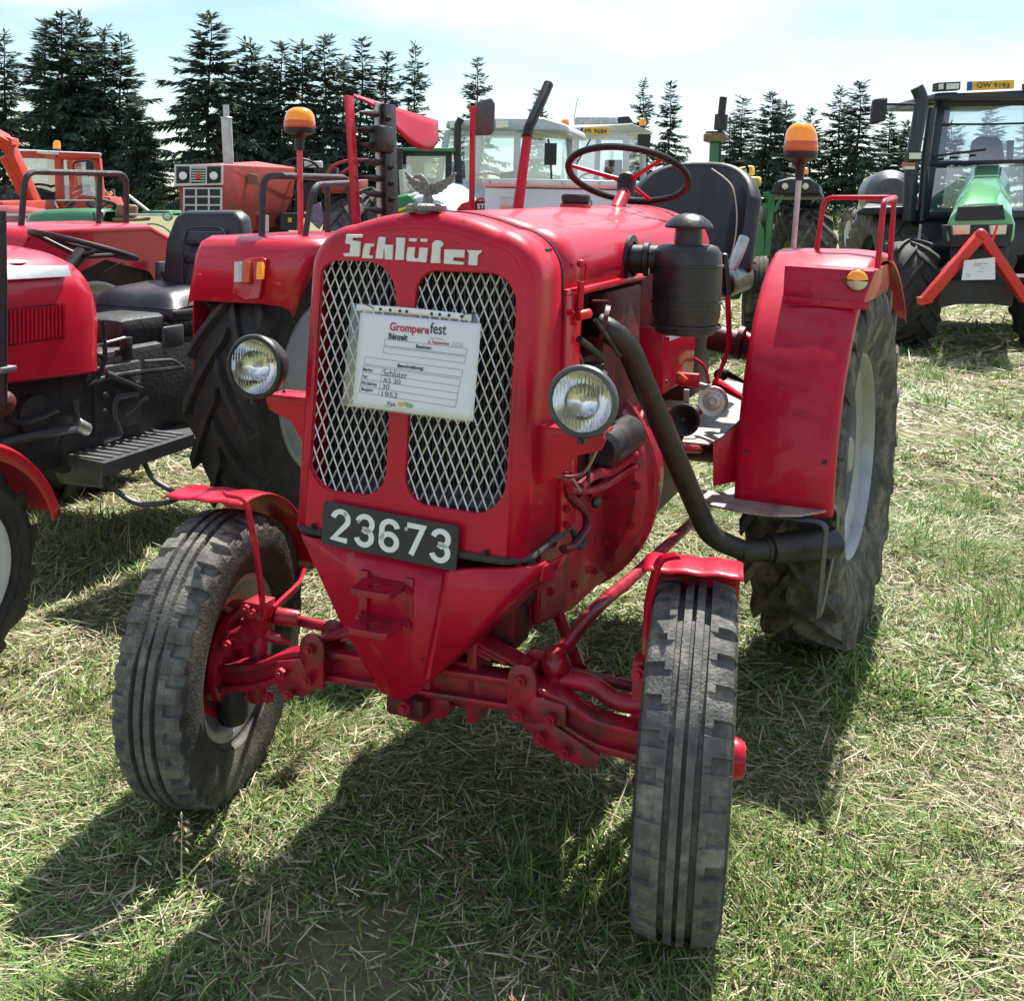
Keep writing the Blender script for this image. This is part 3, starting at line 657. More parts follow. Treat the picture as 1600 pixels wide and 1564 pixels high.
# left knuckle cluster
kl = U(405, 962, 'y', .02)
kk = MB(); kk.box(kl, (.055, .06, .085)); kk.cyl(kl+Vector((-.05, -.03, -.06)), kl+Vector((.0, -.03, -.03)), .026, 14); kk.cyl(kl+Vector((-.075, -.035, -.07)), kl+Vector((-.035, -.035, -.055)), .020, 12); kk.cyl(kl+Vector((.03, .03, -.005)), kl+Vector((.085, .05, -.012)), .022, 12); kk.tube([kl+Vector((.0, 0, -.04)), kl+Vector((.06, .0, -.05)), kl+Vector((.09, .01, -.058))], [.018, .014, .004], 10)
kk.cyl(kl+Vector((.0, 0, .02)), kl+Vector((0, 0, -.22)), .024, 14)
kk.build('steering_knuckle', 'red_chassis', T, bev=.004)
for d in ((.008, -.035, .02), (-.014, -.035, .028), (.03, -.03, .018), (-.05, -.06, -.062)): bolt(kl+Vector(d), (.2, -1, .1), 'red_chassis', T, .013, .014)
ck = FLW+Vector((.065, -.02, -.105)); MB().cyl(ck-Z*.05, ck+Z*.05, .040, 18).cyl(ck-Z*.06, ck-Z*.05, .034, 18).build('knuckle_boot', 'black_pipe', T, bev=.004)
kr = U(1002, 1100, 'y', .05); MB().box(kr, (.03, .07, .22)).build('steering_knuckle', 'red_chassis', T, bev=.004)
bolt(U(1000, 1052, 'y', -.0), (0, -1, .2), 'red', T, .017, .018)
# mudguards of the front wheels
def mudguard(c, steer, a0, a1, r, x0, x1):
    Mw = Matrix.Translation(c)@Matrix.Rotation(steer, 4, 'Z'); rws = []
    for i in range(25):
        a = R(a0+(a1-a0)*i/24); row = []
        for j in range(17):
            x = x0+(x1-x0)*j/16; rr = r+.0020*math.sin(j/16*PI*6+.4*math.sin(i*.4))*(1 if i < 20 else .3)-.005*(1 if j in (0, 16) else 0)
            row.append(Mw@Vector((x, rr*math.cos(a), rr*math.sin(a))))
        rws.append(row)
    return MB().sheet(rws).build('mudguard', 'red', T, solid=.003, ang=60)
gL = mudguard(FLW+UPW, .15, 98, 14, .416, -.125, .105); gR = mudguard(FRW+UPW, .19, 97, 14, .412, -.105, .110)
def flat(path, w, t, up, par, nm='mudguard_stay', m='red'): return MB().strip(fillet(path, .035, 6), w, t, up).build(nm, m, par, bev=.0015, seg=1)
e = U(388, 778, 'y', -.05)
flat([U(350, 772, 'y', -.045), U(384, 778, 'y', -.05), U(402, 872, 'y', -.03), U(412, 958, 'y', -.01)], .032, .010, (.75, -.65, 0), gL)
flat([U(424, 955, 'y', .03), U(466, 915, 'y', .25), U(474, 892, 'y', .42), U(455, 890, 'y', .44)], .03, .010, (.3, .3, .9), gL)
flat([U(1060, 868, 'y', -.03), U(1030, 872, 'y', .0), U(1012, 940, 'y', .02), U(1008, 1060, 'y', .04)], .030, .010, (.5, -.85, 0), gR)
# frame, engine block, flywheel housing, gearbox
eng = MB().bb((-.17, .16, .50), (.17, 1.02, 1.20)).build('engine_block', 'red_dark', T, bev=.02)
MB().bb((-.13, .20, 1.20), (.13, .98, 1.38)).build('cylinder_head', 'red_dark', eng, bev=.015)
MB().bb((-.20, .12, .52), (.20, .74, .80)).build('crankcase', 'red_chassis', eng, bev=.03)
mb = MB().prism([(.205, .16, .80), (.205, .16, .555), (.205, .40, .51), (.205, .72, .50), (.205, .72, .80)], (.020, 0, 0)); mb.build('frame_rail', 'red_chassis', T, bev=.006)
mb = MB().prism([(-.225, .16, .80), (-.225, .16, .555), (-.225, .40, .51), (-.225, .72, .50), (-.225, .72, .80)], (.020, 0, 0)); mb.build('frame_rail', 'red_chassis', T, bev=.006)
fw = U(1030, 765, 'y', .76)
fh = MB().lathe([(0, 0), (fw.x-.05, 0), (fw.x-.02, .02), (fw.x-.012, .06), (fw.x, .064), (fw.x, .088), (fw.x-.012, .092), (fw.x-.03, .24), (0, .26)], (0, .69, fw.z), (0, 1, 0), 56).build('flywheel_housing', 'red_chassis', T, ang=30)
for q in range(9):
    a = R(-80+q*21); bolt((math.cos(a)*(fw.x-.045), .69, fw.z+math.sin(a)*(fw.x-.045)), (0, -1, 0), 'red_chassis', fh, .012, .010)
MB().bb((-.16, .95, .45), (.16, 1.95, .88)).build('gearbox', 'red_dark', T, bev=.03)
MB().cyl((-.62, 1.867, .681), (.62, 1.867, .681), .085, 24).build('rear_axle_housing', 'red_dark', T)
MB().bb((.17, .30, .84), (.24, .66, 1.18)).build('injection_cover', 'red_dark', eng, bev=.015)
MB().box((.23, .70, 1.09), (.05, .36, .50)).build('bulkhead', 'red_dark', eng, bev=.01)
gx = U(962, 690, 'x', .285); MB().lathe([(0, -.13), (.036, -.13), (.050, -.115), (.052, .12), (.04, .14), (0, .14)], gx, (0, 1, -.0), 28).build('dynamo', 'black_paint', eng)
MB().box(U(986, 656, 'x', .25), (.05, .12, .03)).build('pump', 'red_dark', eng, bev=.005)
pp = [([(905, 762), (925, 742), (952, 738), (1022, 690)], .013, .30), ([(890, 765), (918, 768), (945, 760), (1022, 710)], .010, .305)]
for pts, r_, xx in pp: MB().tube([U(a, b, 'x', xx) for a, b in pts], r_, 10, fil=.05).build('coolant_pipe', 'red_chassis', eng)
MB().tube([U(884, 770, 'x', .29), U(916, 800, 'x', .30), U(918, 825, 'x', .30), U(895, 855, 'x', .30), U(880, 858, 'x', .296)], .011, 8, fil=.05).build('wiring_harness', 'red_dark', T)
MB().tube([U(870, 745, 'x', .296), U(893, 745, 'x', .31), U(906, 768, 'x', .312)], .0045, 8, fil=.03).build('lamp_cable', 'steel', T)
MB().tube([U(922, 705, 'x', .31), U(918, 765, 'x', .31)], .0055, 8).ball(U(932, 785, 'x', .32), .026, 16, 10, (.45, 1, .55)).build('rubber_stop', 'black_plastic', T)
for q, (px, py) in enumerate(((884, 740), (884, 795), (884, 820))): bolt(U(px, py, 'x', .292), (1, 0, 0), 'red_chassis', T, .010, .010)
MB().prism([U(845, 885, 'y', -.03), U(880, 865, 'y', .1), U(874, 888, 'y', .1), U(858, 908, 'y', .03), U(842, 908, 'y', -.03)], (.008, .0, 0)).build('frame_lug', 'red', T, bev=.002)
MB().bb((.19, .10, .62), (.215, .16, .80)).bb((-.22, .06, .52), (.2, .16, .80)).build('front_crossmember', 'red_dark', T, bev=.01)
for k, (x0_, y0_) in enumerate(((.20, .34), (.20, .46), (.20, .58))): MB().tube([(.17, y0_, 1.24), (.245, y0_+.01, 1.20), (.255, y0_+.04, 1.10), (.245, y0_+.06, 1.02)], .0038, 6, fil=.03).build('fuel_line', 'copper', eng)
MB().lathe([(0, 0), (.036, 0), (.040, .01), (.040, .09), (.030, .10), (.03, .115), (0, .12)], (.262, .40, 1.05), Z, 20).build('fuel_filter', 'grey_cast', eng)
MB().tube([U(930, 500, 'x', .31), U(968, 556, 'x', .34)], .006, 8).build('control_rod', 'grey_cast', eng); MB().tube([U(905, 530, 'x', .30), U(942, 560, 'x', .32)], .009, 8).build('control_rod', 'black_paint', eng)
MB().tube([U(925, 470, 'x', .29), U(950, 470, 'x', .29), U(956, 490, 'x', .29), U(946, 512, 'x', .28)], .003, 6, fil=.02).build('wire', 'red_dark', eng)
for y_, z_ in ((.22, .62), (.22, .74), (.40, .58), (.58, .56), (.66, .62), (.66, .74), (.34, .78), (.52, .78)): bolt((.225, y_, z_), X, 'red_chassis', T, .011, .010)
MB().lathe([(.030, 0), (.052, 0), (.052, .012), (.030, .012)], U(940, 508, 'x', .30), (1, .3, -.2), 20, closed=True).build('exhaust_flange', 'red_dark', eng)
MB().tube([U(1005, 640, 'x', .28), U(985, 700, 'x', .30), U(1000, 735, 'x', .30)], .009, 8, fil=.05).build('oil_pipe', 'red_chassis', eng)
MB().tube([U(1040, 640, 'x', .30), U(1060, 700, 'x', .34), U(1092, 702, 'x', .36)], .014, 10, fil=.06).build('oil_pipe', 'red_chassis', eng)
# exhaust: manifold pipe, down pipe, silencer
MB().tube([U(915, 500, 'x', .22), U(945, 512, 'x', .31), U(980, 538, 'x', .35), U(1108, 838, 'x', .470), Vector((.575, .985, .545))], .0315, 18, fil=.10, fn=8).build('exhaust_pipe', 'black_pipe', T)
m0, m1 = Vector((.555, .968, .547)), Vector((.815, 1.195, .55)); md = (m1-m0); ml = md.length
MB().lathe([(0, 0), (.030, 0), (.0335, .01), (.0335, .10), (.045, .105), (.046, ml-.012), (.038, ml), (0, ml)], m0, md, 28).build('silencer', 'black_pipe', T)
MB().lathe([(.0345, .085), (.0375, .088), (.0375, .098), (.0345, .101)], m0, md, 28, closed=True).build('pipe_clamp', 'black_pipe', T)
# air cleaner
ac = U(1073, 450, 'y', .68); zt_ = U(1073, 382, 'y', .68).z; zb_ = U(1073, 522, 'y', .68).z
acb = MB().lathe([(0, zb_), (.070, zb_), (.082, zb_+.006), (.086, zb_+.030), (.088, zb_+.032), (.088, zb_+.038), (.092, zb_+.050), (.0935, zb_+.085), (.097, zb_+.086), (.097, zb_+.093), (.0935, zb_+.094), (.0935, zt_-.060), (.098, zt_-.059), (.098, zt_-.053), (.0935, zt_-.052), (.091, zt_-.02), (.080, zt_-.005), (.066, zt_), (0, zt_)], (ac.x, .68, 0), Z, 40).build('air_cleaner', 'black_paint', T)
MB().lathe([(0, zt_-.005), (.039, zt_-.002), (.037, zt_+.042), (.064, zt_+.044), (.066, zt_+.050), (.058, zt_+.062), (.036, zt_+.078), (.012, zt_+.084), (0, zt_+.084)], (ac.x, .68, 0), Z, 32).build('intake_cap', 'black_paint', acb)
MB().tube([Vector((.27, .66, zt_-.045)), Vector((ac.x-.03, .68, zt_-.045))], .040, 18).lathe([(.040, 0), (.047, .004), (.047, .016), (.040, .02)], (.315, .665, zt_-.045), (1, .1, 0), 22, closed=True).build('intake_elbow', 'black_plastic', acb)
MB().lathe([(.066, .0), (.066, .01), (.048, .012), (.048, 0)], (XC+HWs-.003, .66, zt_-.045), X, 28, closed=True).build('hose_grommet', 'black_plastic', hood)
MB().bar((ac.x-.096, .64, zt_-.02), (ac.x-.096, .64, zt_-.085), .006, .004).build('clamp_tab', 'steel', acb)
MB().lathe([(.096, 0), (.0985, .002), (.0985, .006), (.096, .008)], (ac.x, .68, zb_+.020), Z, 36, closed=True).build('clamp_band', 'black_paint', acb)
# red battery box with sticker
pb = MB().prism([U(1036, 515, 'x', .30), U(1088, 505, 'x', .30), U(1083, 588, 'x', .30), U(1036, 616, 'x', .30)], (-.24, 0, 0)).build('battery_box', 'red', T, bev=.003)
MB().prism([U(1045, 524, 'x', .302), U(1072, 523, 'x', .302), U(1046, 533, 'x', .302)], (.001, 0, 0)).build('sticker', 'white_paint', pb)
for px, py in ((1042, 528), (1058, 585), (1040, 596)): bolt(U(px, py, 'x', .300), X, 'red_dark', pb, .006, .004)
MB().bb((-.22, 1.02, 1.05), (.22, 1.62, 1.44)).build('fuel_tank', 'red_dark', T, bev=.02)
# horns
h1 = U(1114, 627, 'y', 1.22); h2 = U(1068, 656, 'y', 1.05)
MB().lathe([(0, -.004), (.011, -.005), (.013, 0), (.026, .002), (.028, -.002), (.036, .0), (.047, -.004), (.049, .004), (.045, .02), (.02, .028), (0, .03)], h1, (-.15, 1, -.05), 32).build('horn', 'steel', T)
MB().lathe([(0, .03), (.012, .02), (.030, .004), (.042, -.010), (.050, -.012), (.051, -.006), (.044, .008), (.038, .05), (0, .056)], h2, (-.2, 1, -.05), 32).build('horn', 'black_plastic', T)
MB().bar(h1+Vector((-.09, .03, .05)), h1+Vector((0, .03, .03)), .02, .02).build('horn_bracket', 'steel', T)
MB().bar(h2+Vector((0, .03, .09)), h2+Vector((0, .03, .03)), .012, .016).build('horn_bracket', 'steel', T)
MB().box(h1+Vector((-.13, .02, .06)), (.16, .03, .045)).build('dash_rail', 'red', T, bev=.005)
MB().box(h1+Vector((-.105, -.02, .075)), (.05, .02, .02), Matrix.Rotation(R(35), 4, 'Y')).build('warning_reflector', 'amber_dark', T, bev=.003)
# footplate, step, riser
ftp = [U(px, py, 'z', .80) for px, py in ((1066, 690), (1108, 694), (1128, 682), (1172, 640), (1175, 600), (1120, 592), (1080, 650))]
MB().prism(ftp, (0, 0, -.006)).build('footplate', 'worn_plate', T)
MB().prism([U(1114, 693, 'y', 1.15), U(1166, 655, 'y', 1.21), U(1162, 750, 'y', 1.21), U(1114, 760, 'y', 1.15)], (0, .006, 0)).build('footplate_riser', 'red', T, bev=.001)
stp = [U(px, py, 'z', .665) for px, py in ((1088, 764), (1128, 768), (1180, 748), (1240, 757), (1304, 782), (1303, 790), (1288, 798), (1250, 804), (1200, 804), (1150, 797), (1110, 788))]
stepo = MB().prism(stp, (0, 0, -.007)).build('step', 'worn_plate', T)
flat([U(1200, 804, 'z', .650), U(1282, 816, 'z', .645), U(1291, 824, 'z', .635), U(1278, 965, 'y', 1.10)], .022, .006, (.2, .3, .1), stepo, 'step_bracket', 'grey_metal')
flat([U(1296, 790, 'y', 1.16), U(1310, 794, 'y', 1.2), U(1306, 850, 'y', 1.22), U(1283, 960, 'y', 1.14)], .045, .005, (.1, .9, .1), stepo, 'step_bracket', 'grey_metal')
# rear wheels
rt = lug_tyre(.681, .158, .372, 21, .036, .050, .40); rrm = rim_mesh(.372, .128, 'silver', .055); rdi = disc_mesh(.325, -.03, 'silver', .05, .085, .06, 8)
for s_ in (1, -1):
    wl = empty('rear_wheel', T, (s_*.712, 1.867, .681), (0, 0, R(-5) if s_ > 0 else PI)); put('tyre', rt, wl); put('rim', rrm, wl); put('wheel_disc', rdi, wl)
# rear mudguards: arch with rolled outer edge and inner wall
for s_ in (1, -1):
    rws = []
    for i in range(41):
        a = R(183-(183-38)*i/40); cy, cz = 1.867+.740*math.cos(a), .681+.740*math.sin(a); n = Vector((0, math.cos(a), math.sin(a))); row = []
        wI, wO = .505+.0*i, .80+.100*(cy-1.13)
        for x, d in ((wI, -.30), (wI, -.02), (wI+.006, -.005), (wI+.02, 0), (wO-.10, .006), (wO-.02, 0), (wO-.006, -.004), (wO, -.014), (wO+.001, -.030)): row.append(Vector((s_*x, cy, cz))+n*d)
        rws.append(row)
    fe = MB().sheet(rws).build('rear_fender', 'red', T, solid=.003 if s_ < 0 else -.003, ang=50)
    if s_ > 0:
        FEND = fe
        for px, py in ((1165, 706), (1289, 722)): MB().lathe([(0, .0), (.007, .0)], U(px, py, 'y', 1.124)-Y*.002, (0, -1, 0), 12).cyl(U(px, py, 'y', 1.122), U(px, py, 'y', 1.130), .007, 12).build('rivet_hole', 'black_plastic', fe)
# tool box on the left fender, rail, marker lamp, beacon
by = 1.40
bx = MB(); q = [U(1226, 415, 'y', by+.03), U(1368, 424, 'y', by+.03), U(1348, 476, 'y', by), U(1223, 468, 'y', by)]
tb = MB().prism([q[3], q[2], q[1], q[0]], (0, .0, 0)); 
bk = .75; top = [q[0], q[1], q[1]+Vector((.005, bk, .0)), q[0]+Vector((.0, bk, .0))]; dn = Vector((0, 0, -.12))
tbm = MB(); tbm.v = [*q, top[2], top[3], top[2]+dn, top[3]+dn]; tbm.f = [(0, 1, 2, 3), (0, 5, 4, 1), (1, 4, 6, 2), (0, 3, 7, 5), (5, 7, 6, 4), (3, 2, 6, 7)]
tbx = tbm.build('tool_box', 'red', T, bev=.004)
MB().prism([U(1222, 463, 'y', by-.012), U(1360, 473, 'y', by-.012), U(1356, 485, 'y', by-.016), U(1222, 474, 'y', by-.016)], (0, .006, 0)).build('box_flange', 'red', tbx, bev=.001)
for px, py in ((1236, 467), (1286, 472), (1337, 478)): MB().lathe([(.008, 0), (.007, .004), (0, .006)], U(px, py, 'y', by-.012), (0, -1, .1), 14).build('rivet', 'red', tbx)
lc = U(1340, 438, 'y', by+.008)
ml_ = MB().lathe([(.036, 0), (.036, .010), (.034, .012), (0, .012)], lc, (0, -1, .1), 30).build('marker_lamp', 'black_plastic', tbx)
for nm, m_, a0, a1 in (('amber_lens', 'amber', 5, 175), ('clear_lens', 'lamp_clear', 185, 355)):
    mb = MB(); rws = []
    for i in range(7):
        ph = PI/2*i/6; rws.append([lc+Vector((.0335*math.cos(ph)*math.cos(R(a0+(a1-a0)*j/20)), -.012-.018*math.sin(ph), .0335*math.cos(ph)*math.sin(R(a0+(a1-a0)*j/20)))) for j in range(21)])
    mb.sheet(rws).build(nm, m_, tbx)
rl = [U(1274, 404, 'y', 1.86), U(1280, 325, 'y', 1.86), U(1303, 309, 'y', 1.86), U(1398, 309, 'y', 1.86), U(1378, 320, 'y', 1.50), U(1371, 420, 'y', 1.50)]
MB().tube([rl[0], U(1288, 309, 'y', 1.86), U(1400, 309, 'y', 1.86), U(1381, 315, 'y', 1.50), rl[5]], .0095, 10, fil=.035).tube([U(1397, 313, 'y', 1.86), U(1391, 408, 'y', 1.86)], .0095, 10).build('hand_rail', 'red', T)
def beacon(par, base, poletop, h, r, mp='galv', rp=.011, low='amber_dark', body='amber'):
    b = Vector(base); t = Vector(poletop)
    MB().tube([b, t], rp, 10).build('beacon_pole', mp, par)
    z0 = t.z
    hd = MB().lathe([(0, z0-.05), (rp*1.5, z0-.05), (rp*1.6, z0+.025*h), (rp*2.2, z0+.10*h), (r*.5, z0+.12*h), (r*.96, z0+.20*h), (r, z0+.26*h), (r, z0+.36*h)], (t.x, t.y, 0), Z, 28).build('beacon_base', 'black_plastic', par)
    MB().lathe([(r*1.01, z0+.36*h), (r*1.02, z0+.37*h), (r*1.0, z0+.56*h), (r*.98, z0+.58*h)], (t.x, t.y, 0), Z, 28).build('beacon_collar', low, par)
    rows_ = [(r*.97, z0+.56*h)]
    for k in range(11):
        a = PI/2*k/10; rows_.append((r*.96*math.cos(a)**.75+.0001 if k < 10 else 0, z0+.60*h+.40*h*math.sin(a)))
    MB().lathe(rows_, (t.x, t.y, 0), Z, 32).build('beacon_dome', body, par)
beacon(T, U(1238, 408, 'y', 2.1), U(1250, 262, 'y', 2.1), (U(1255, 180, 'y', 2.1).z-U(1250, 262, 'y', 2.1).z)*.86, .064)
MB().cyl(U(1237, 260, 'y', 2.1), U(1246, 262, 'y', 2.1), .006, 8).box(U(1235, 258, 'y', 2.1), (.012, .006, .018)).build('wing_screw', 'steel', T)
# steering wheel
sc = U(981, 274, 'y', 1.50); tilt = Matrix.Rotation(R(-25), 4, 'X'); Ms = Matrix.Translation(sc)@tilt
ring = [Ms@Vector((.213*math.cos(2*PI*k/48), .213*math.sin(2*PI*k/48), 0)) for k in range(48)]
sw = MB().tube(ring, .0125, 10, closed=True).build('steering_wheel', 'steer_black', T)
for a in (80, 200, 320): MB().tube([Ms@Vector((.03*math.cos(R(a)), .03*math.sin(R(a)), -.022)), Ms@Vector((.208*math.cos(R(a)), .208*math.sin(R(a)), 0))], [.009, .0065], 8).build('spoke', 'red', sw)
MB().lathe([(0, -.075), (.030, -.070), (.034, -.03), (.032, -.008), (.02, .004), (0, .006)], sc, Ms.to_3x3()@Z, 24).build('hub', 'black_plastic', sw)
MB().tube([Ms@Vector((0, 0, -.06)), U(962, 330, 'y', 1.36)], .024, 16).build('steering_column', 'red', T)
# seat with black cover
sx0, sy0 = .085, 2.18
def seat_pt(u, v):
    # u -1..1 across the wrap-round back, v 0 bottom .. 1 top
    a = R(78)*u; x = sx0+.275*math.sin(a); y = sy0+.20-.25*(1-math.cos(a)); h = 1.30+(.455*(1-.35*abs(u)**2.6))*v
    return Vector((x+.02*v*u, y+.07*v, h))
rws = [[seat_pt(-1+2*j/24, i/12)+Vector((0, 0, 0)) for j in range(25)] for i in range(13)]
cov = MB().sheet(rws).build('seat_back', 'vinyl', T, solid=.06, ang=60, sub=1)
MB().bb((-.17, 1.85, 1.22), (.34, 2.36, 1.34)).build('seat_cushion', 'vinyl', T, bev=.05, seg=4)
MB().tube([U(x_, y_, 'y', yy) for x_, y_, yy in ((1112, 264, 2.18), (1132, 278, 2.10), (1146, 292, 2.05), (1152, 330, 2.02), (1150, 368, 2.0), (1143, 400, 1.98), (1135, 420, 1.95))], .003, 6, fil=.05).build('cover_string', 'string', cov)
MB().tube([U(1163, 372, 'y', 2.05), U(1150, 405, 'y', 2.0), U(1135, 432, 'y', 1.95), U(1120, 455, 'y', 1.9)], .022, 12, fil=.05).build('seat_support', 'galv', T)
# levers, linkage seen behind the air cleaner
MB().tube([U(1132, 398, 'y', 1.45), U(1137, 462, 'y', 1.45)], .012, 10).lathe([(0, 0), (.012, .004), (.012, .014), (0, .02)], U(1132, 404, 'y', 1.45), Z, 12).build('lever_grip', 'black_plastic', T)
MB().strip(fillet([U(1137, 460, 'y', 1.45), U(1140, 540, 'y', 1.45), U(1128, 575, 'y', 1.45), U(1092, 650, 'y', 1.40)], .04), .024, .010, (.3, .9, .3)).build('brake_lever', 'red', T, bev=.002)
MB().cyl(U(1110, 526, 'y', 1.75), U(1178, 545, 'y', 1.75), .050, 20).cyl(U(1152, 535, 'y', 1.70), U(1160, 537, 'y', 1.70), .062, 20).build('lift_shaft', 'red_dark', T)
MB().tube([U(1160, 530, 'y', 1.75), U(1195, 545, 'y', 1.70)], [.035, .018], 12).cyl(U(1175, 545, 'y', 1.7), U(1178, 590, 'y', 1.7), .018, 12).build('lift_arm', 'red', T)
MB().tube([U(1120, 598, 'y', 1.5), U(1166, 625, 'y', 1.3)], [.018, .010], 10).tube([U(1085, 560, 'y', 1.45), U(1102, 572, 'y', 1.45), U(1108, 600, 'y', 1.45)], .006, 8, fil=.04).build('pedal_rod', 'red', T)
MB().ball(U(1126, 586, 'y', 1.55), .024, 14, 10).tube([U(1133, 583, 'y', 1.55), U(1168, 600, 'y', 1.6)], [.014, .004], 8).build('pedal_rubber', 'black_plastic', T)
MB().bb((-.2, 1.62, .86), (.24, 1.98, 1.16)).build('gearbox_cover', 'red_dark', T, bev=.03)
# cutter bar folded upright on the right-hand side
MX = -.636
cb = MB().strip([U(545, 150, 'x', MX-.02), U(557, 347, 'x', MX-.02), U(566, 520, 'x', MX-.02)], .045, .008, (0, 1, 0)).build('knife_guard_strip', 'red', T, bev=.001)
kb = MB().prism([U(584, 160, 'x', MX), U(601, 163, 'x', MX), U(611, 520, 'x', MX), U(594, 520, 'x', MX)], (.010, 0, 0)).build('knife_bar', 'steel', T, bev=.001)
fbm = MB().prism([U(595, 162, 'x', MX+.012), U(612, 165, 'x', MX+.012), U(621, 520, 'x', MX+.012), U(603, 520, 'x', MX+.012)], (.016, 0, 0)).build('finger_bar', 'black_paint', T, bev=.002)
for k in range(13):
    yy = 176+25.2*k; t = (yy-150)/197; tip = U(559+t*9, yy-1, 'x', MX+.004); bs_ = U(586+t*9, yy+3, 'x', MX+.004)
    MB().tube([tip, tip*.55+bs_*.45, bs_, bs_*1.2-tip*.2], [.001, .0085, .0125, .006], 8).build('cutter_finger', 'black_pipe', kb)
    bolt(U(605+t*8, yy+10, 'x', MX+.030), X, 'black_paint', fbm, .009, .009)
MB().box(U(597, 218, 'x', MX+.02), (.05, .085, .085)).build('hold_down', 'black_paint', fbm, bev=.01)
rws = []
for i in range(15):
    t = i/14; cx = 553+t*132; cyy = 147+t*42; dn = 3+50*math.sin(min(1, t*1.04)*PI*.60)**3.0*(1 if t < .93 else .72)
    rws.append([U(cx, cyy+dn*j/5, 'x', MX-.05+.05*math.sin(t*2)+.03*j/5) for j in range(6)])
MB().sheet(rws).build('swath_board', 'red', T, solid=.006, ang=50)
# mirror on its post, mower lift lever
MB().tube([U(737, 335, 'x', -.5), U(739, 172, 'x', -.5)], .0105, 10).lathe([(.0, 0), (.014, 0), (.014, .02), (0, .022)], U(739, 176, 'x', -.5), Z, 12).build('mirror_post', 'red', T)
q = [U(744, 160, 'x', -.49), U(768, 153, 'x', -.45), U(774, 162, 'x', -.44), U(773, 205, 'x', -.44), U(768, 211, 'x', -.45), U(745, 212, 'x', -.49)]
MB().prism(q, (-.02, .03, 0)).build('mirror', 'grey_metal', T, bev=.006)
lv = [U(857, 132, 'x', -.32), U(825, 208, 'x', -.34), U(815, 280, 'x', -.35), U(808, 335, 'x', -.35)]
MB().tube(lv[1:], [.017, .020], 14).build('lift_lever', 'red', T)
MB().tube([lv[0], U(846, 158, 'x', -.325), U(826, 200, 'x', -.34), U(823, 214, 'x', -.34)], .019, 14, fil=.03).build('lever_grip', 'black_plastic', T)
# ---------------------------------------------------------------- event sheet tied to the grille
q = [UF(563, 488, .012), UF(752, 507, .016), UF(739, 658, .020), UF(551, 635, .018)]
ps = thing(empty('paper_sheet', None, (q[0]+q[1]+q[2]+q[3])/4), 'white printed event sheet in a clear sleeve tied to the tractor grille', 'paper sheet')
ex = ((q[1]-q[0])+(q[2]-q[3]))*.5; PW = ex.length; ex.normalize(); ez = ((q[0]-q[3])+(q[1]-q[2]))*.5; ez = (ez-ex*ez.dot(ex)); PH = ez.length; ez.normalize(); pn = ex.cross(ez)
ps.rotation_euler = Matrix((ex, ez, pn)).transposed().to_euler()
def bulge(x, z): return .003*math.cos(x/PW*3)*math.cos(z/PH*2)
pg = MB().sheet([[(-PW/2+PW*j/16, -PH/2+PH*i/12, bulge(-PW/2+PW*j/16, -PH/2+PH*i/12)) for j in range(17)] for i in range(13)]).build('page', 'paper', ps, solid=.0006)
sl_ = MB().sheet([[(-PW/2-.032+(PW+.024)*j/16, -PH/2-.004+(PH+.024)*i/12, bulge(-PW/2+PW*j/16, -PH/2+PH*i/12)-.0025-.006*(1-j/16)*(j < 3)) for j in range(17)] for i in range(13)]).build('sleeve', 'film', ps)
MB().sheet([[(-PW/2-.012+PW*.96*j/12, PH/2+.004+.014*i+.003*math.sin(j/12*PI), .001) for j in range(13)] for i in range(2)]).build('punched_edge', 'digit_white', ps, solid=.0005)
for x in (-.10, -.075, -.05, -.033, .03, .05, .073, .105): MB().lathe([(.0038, 0), (0, .0004)], (x, PH/2+.012, .0022), Z, 10).build('punch_hole', 'rope_dark', ps)
for x0_, x1_ in ((-.115, -.15), (.10, .145)): MB().tube([(x0_, PH/2+.012, .003), (x0_*.5+x1_*.5, PH/2+.020, .012), (x1_, PH/2+.024, -.01)], .0012, 5).build('cable_tie', 'rope_dark', ps)
def pt(txt, x, y, wpx, hpx, m, nm='print', bold=0.):
    """text on the sheet; x, y (lower left), width and height in pixels of the photograph's close-up"""
    px = (x-215)/1265*PW-PW/2; pz = PH/2-(y-(130+(x-215)/1265*108))/1000*PH; o = text_mesh(txt, 1, 0, bold)
    x0, x1 = min(v.x for v in o.v), max(v.x for v in o.v); y0, y1 = min(v.y for v in o.v), max(v.y for v in o.v)
    o.v = [Vector(((v.x-x0)/(x1-x0)*wpx/1265*PW+px, (v.y-y0)/(y1-y0)*hpx/1000*PH+pz, 0)) for v in o.v]
    for v in o.v: v.z = .0012+bulge(v.x, v.y)
    return o.build(nm, m, ps, recalc=False, flat=True)
pt('Grompere', 548, 345, 417, 118, 'ink_red', 'headline', .03); pt('fest', 972, 345, 168, 118, 'ink', 'headline', .012)
pt('Bënzelt', 545, 408, 205, 66, 'ink', 'headline', .03); pt('Samsten,', 975, 408, 150, 36, 'ink_grey', 'date'); pt('6. September', 965, 455, 222, 44, 'ink_red', 'date', .03); pt('2026', 1200, 470, 118, 46, 'ink_grey', 'date')
pt('Besitzer:', 845, 500, 165, 40, 'ink', 'field_name', .03); pt('Beschreibung:', 668, 716, 277, 50, 'ink', 'field_name', .03)
for t_, y_, w_, h_ in (('Marke:', 752, 108, 36), ('Typ:', 832, 58, 42), ('PS-Stärke:', 898, 168, 38), ('Baujahr:', 972, 135, 44)): pt(t_, 298, y_, w_, h_, 'ink', 'field_name', .02)
for t_, y_, w_, h_ in (('Schlüter', 802, 255, 72), ('AS 30', 868, 190, 52), ('30', 938, 76, 54), ('1952', 1020, 170, 60)): pt(t_, 525, y_, w_, h_, 'ink_pen', 'handwriting', -.004)
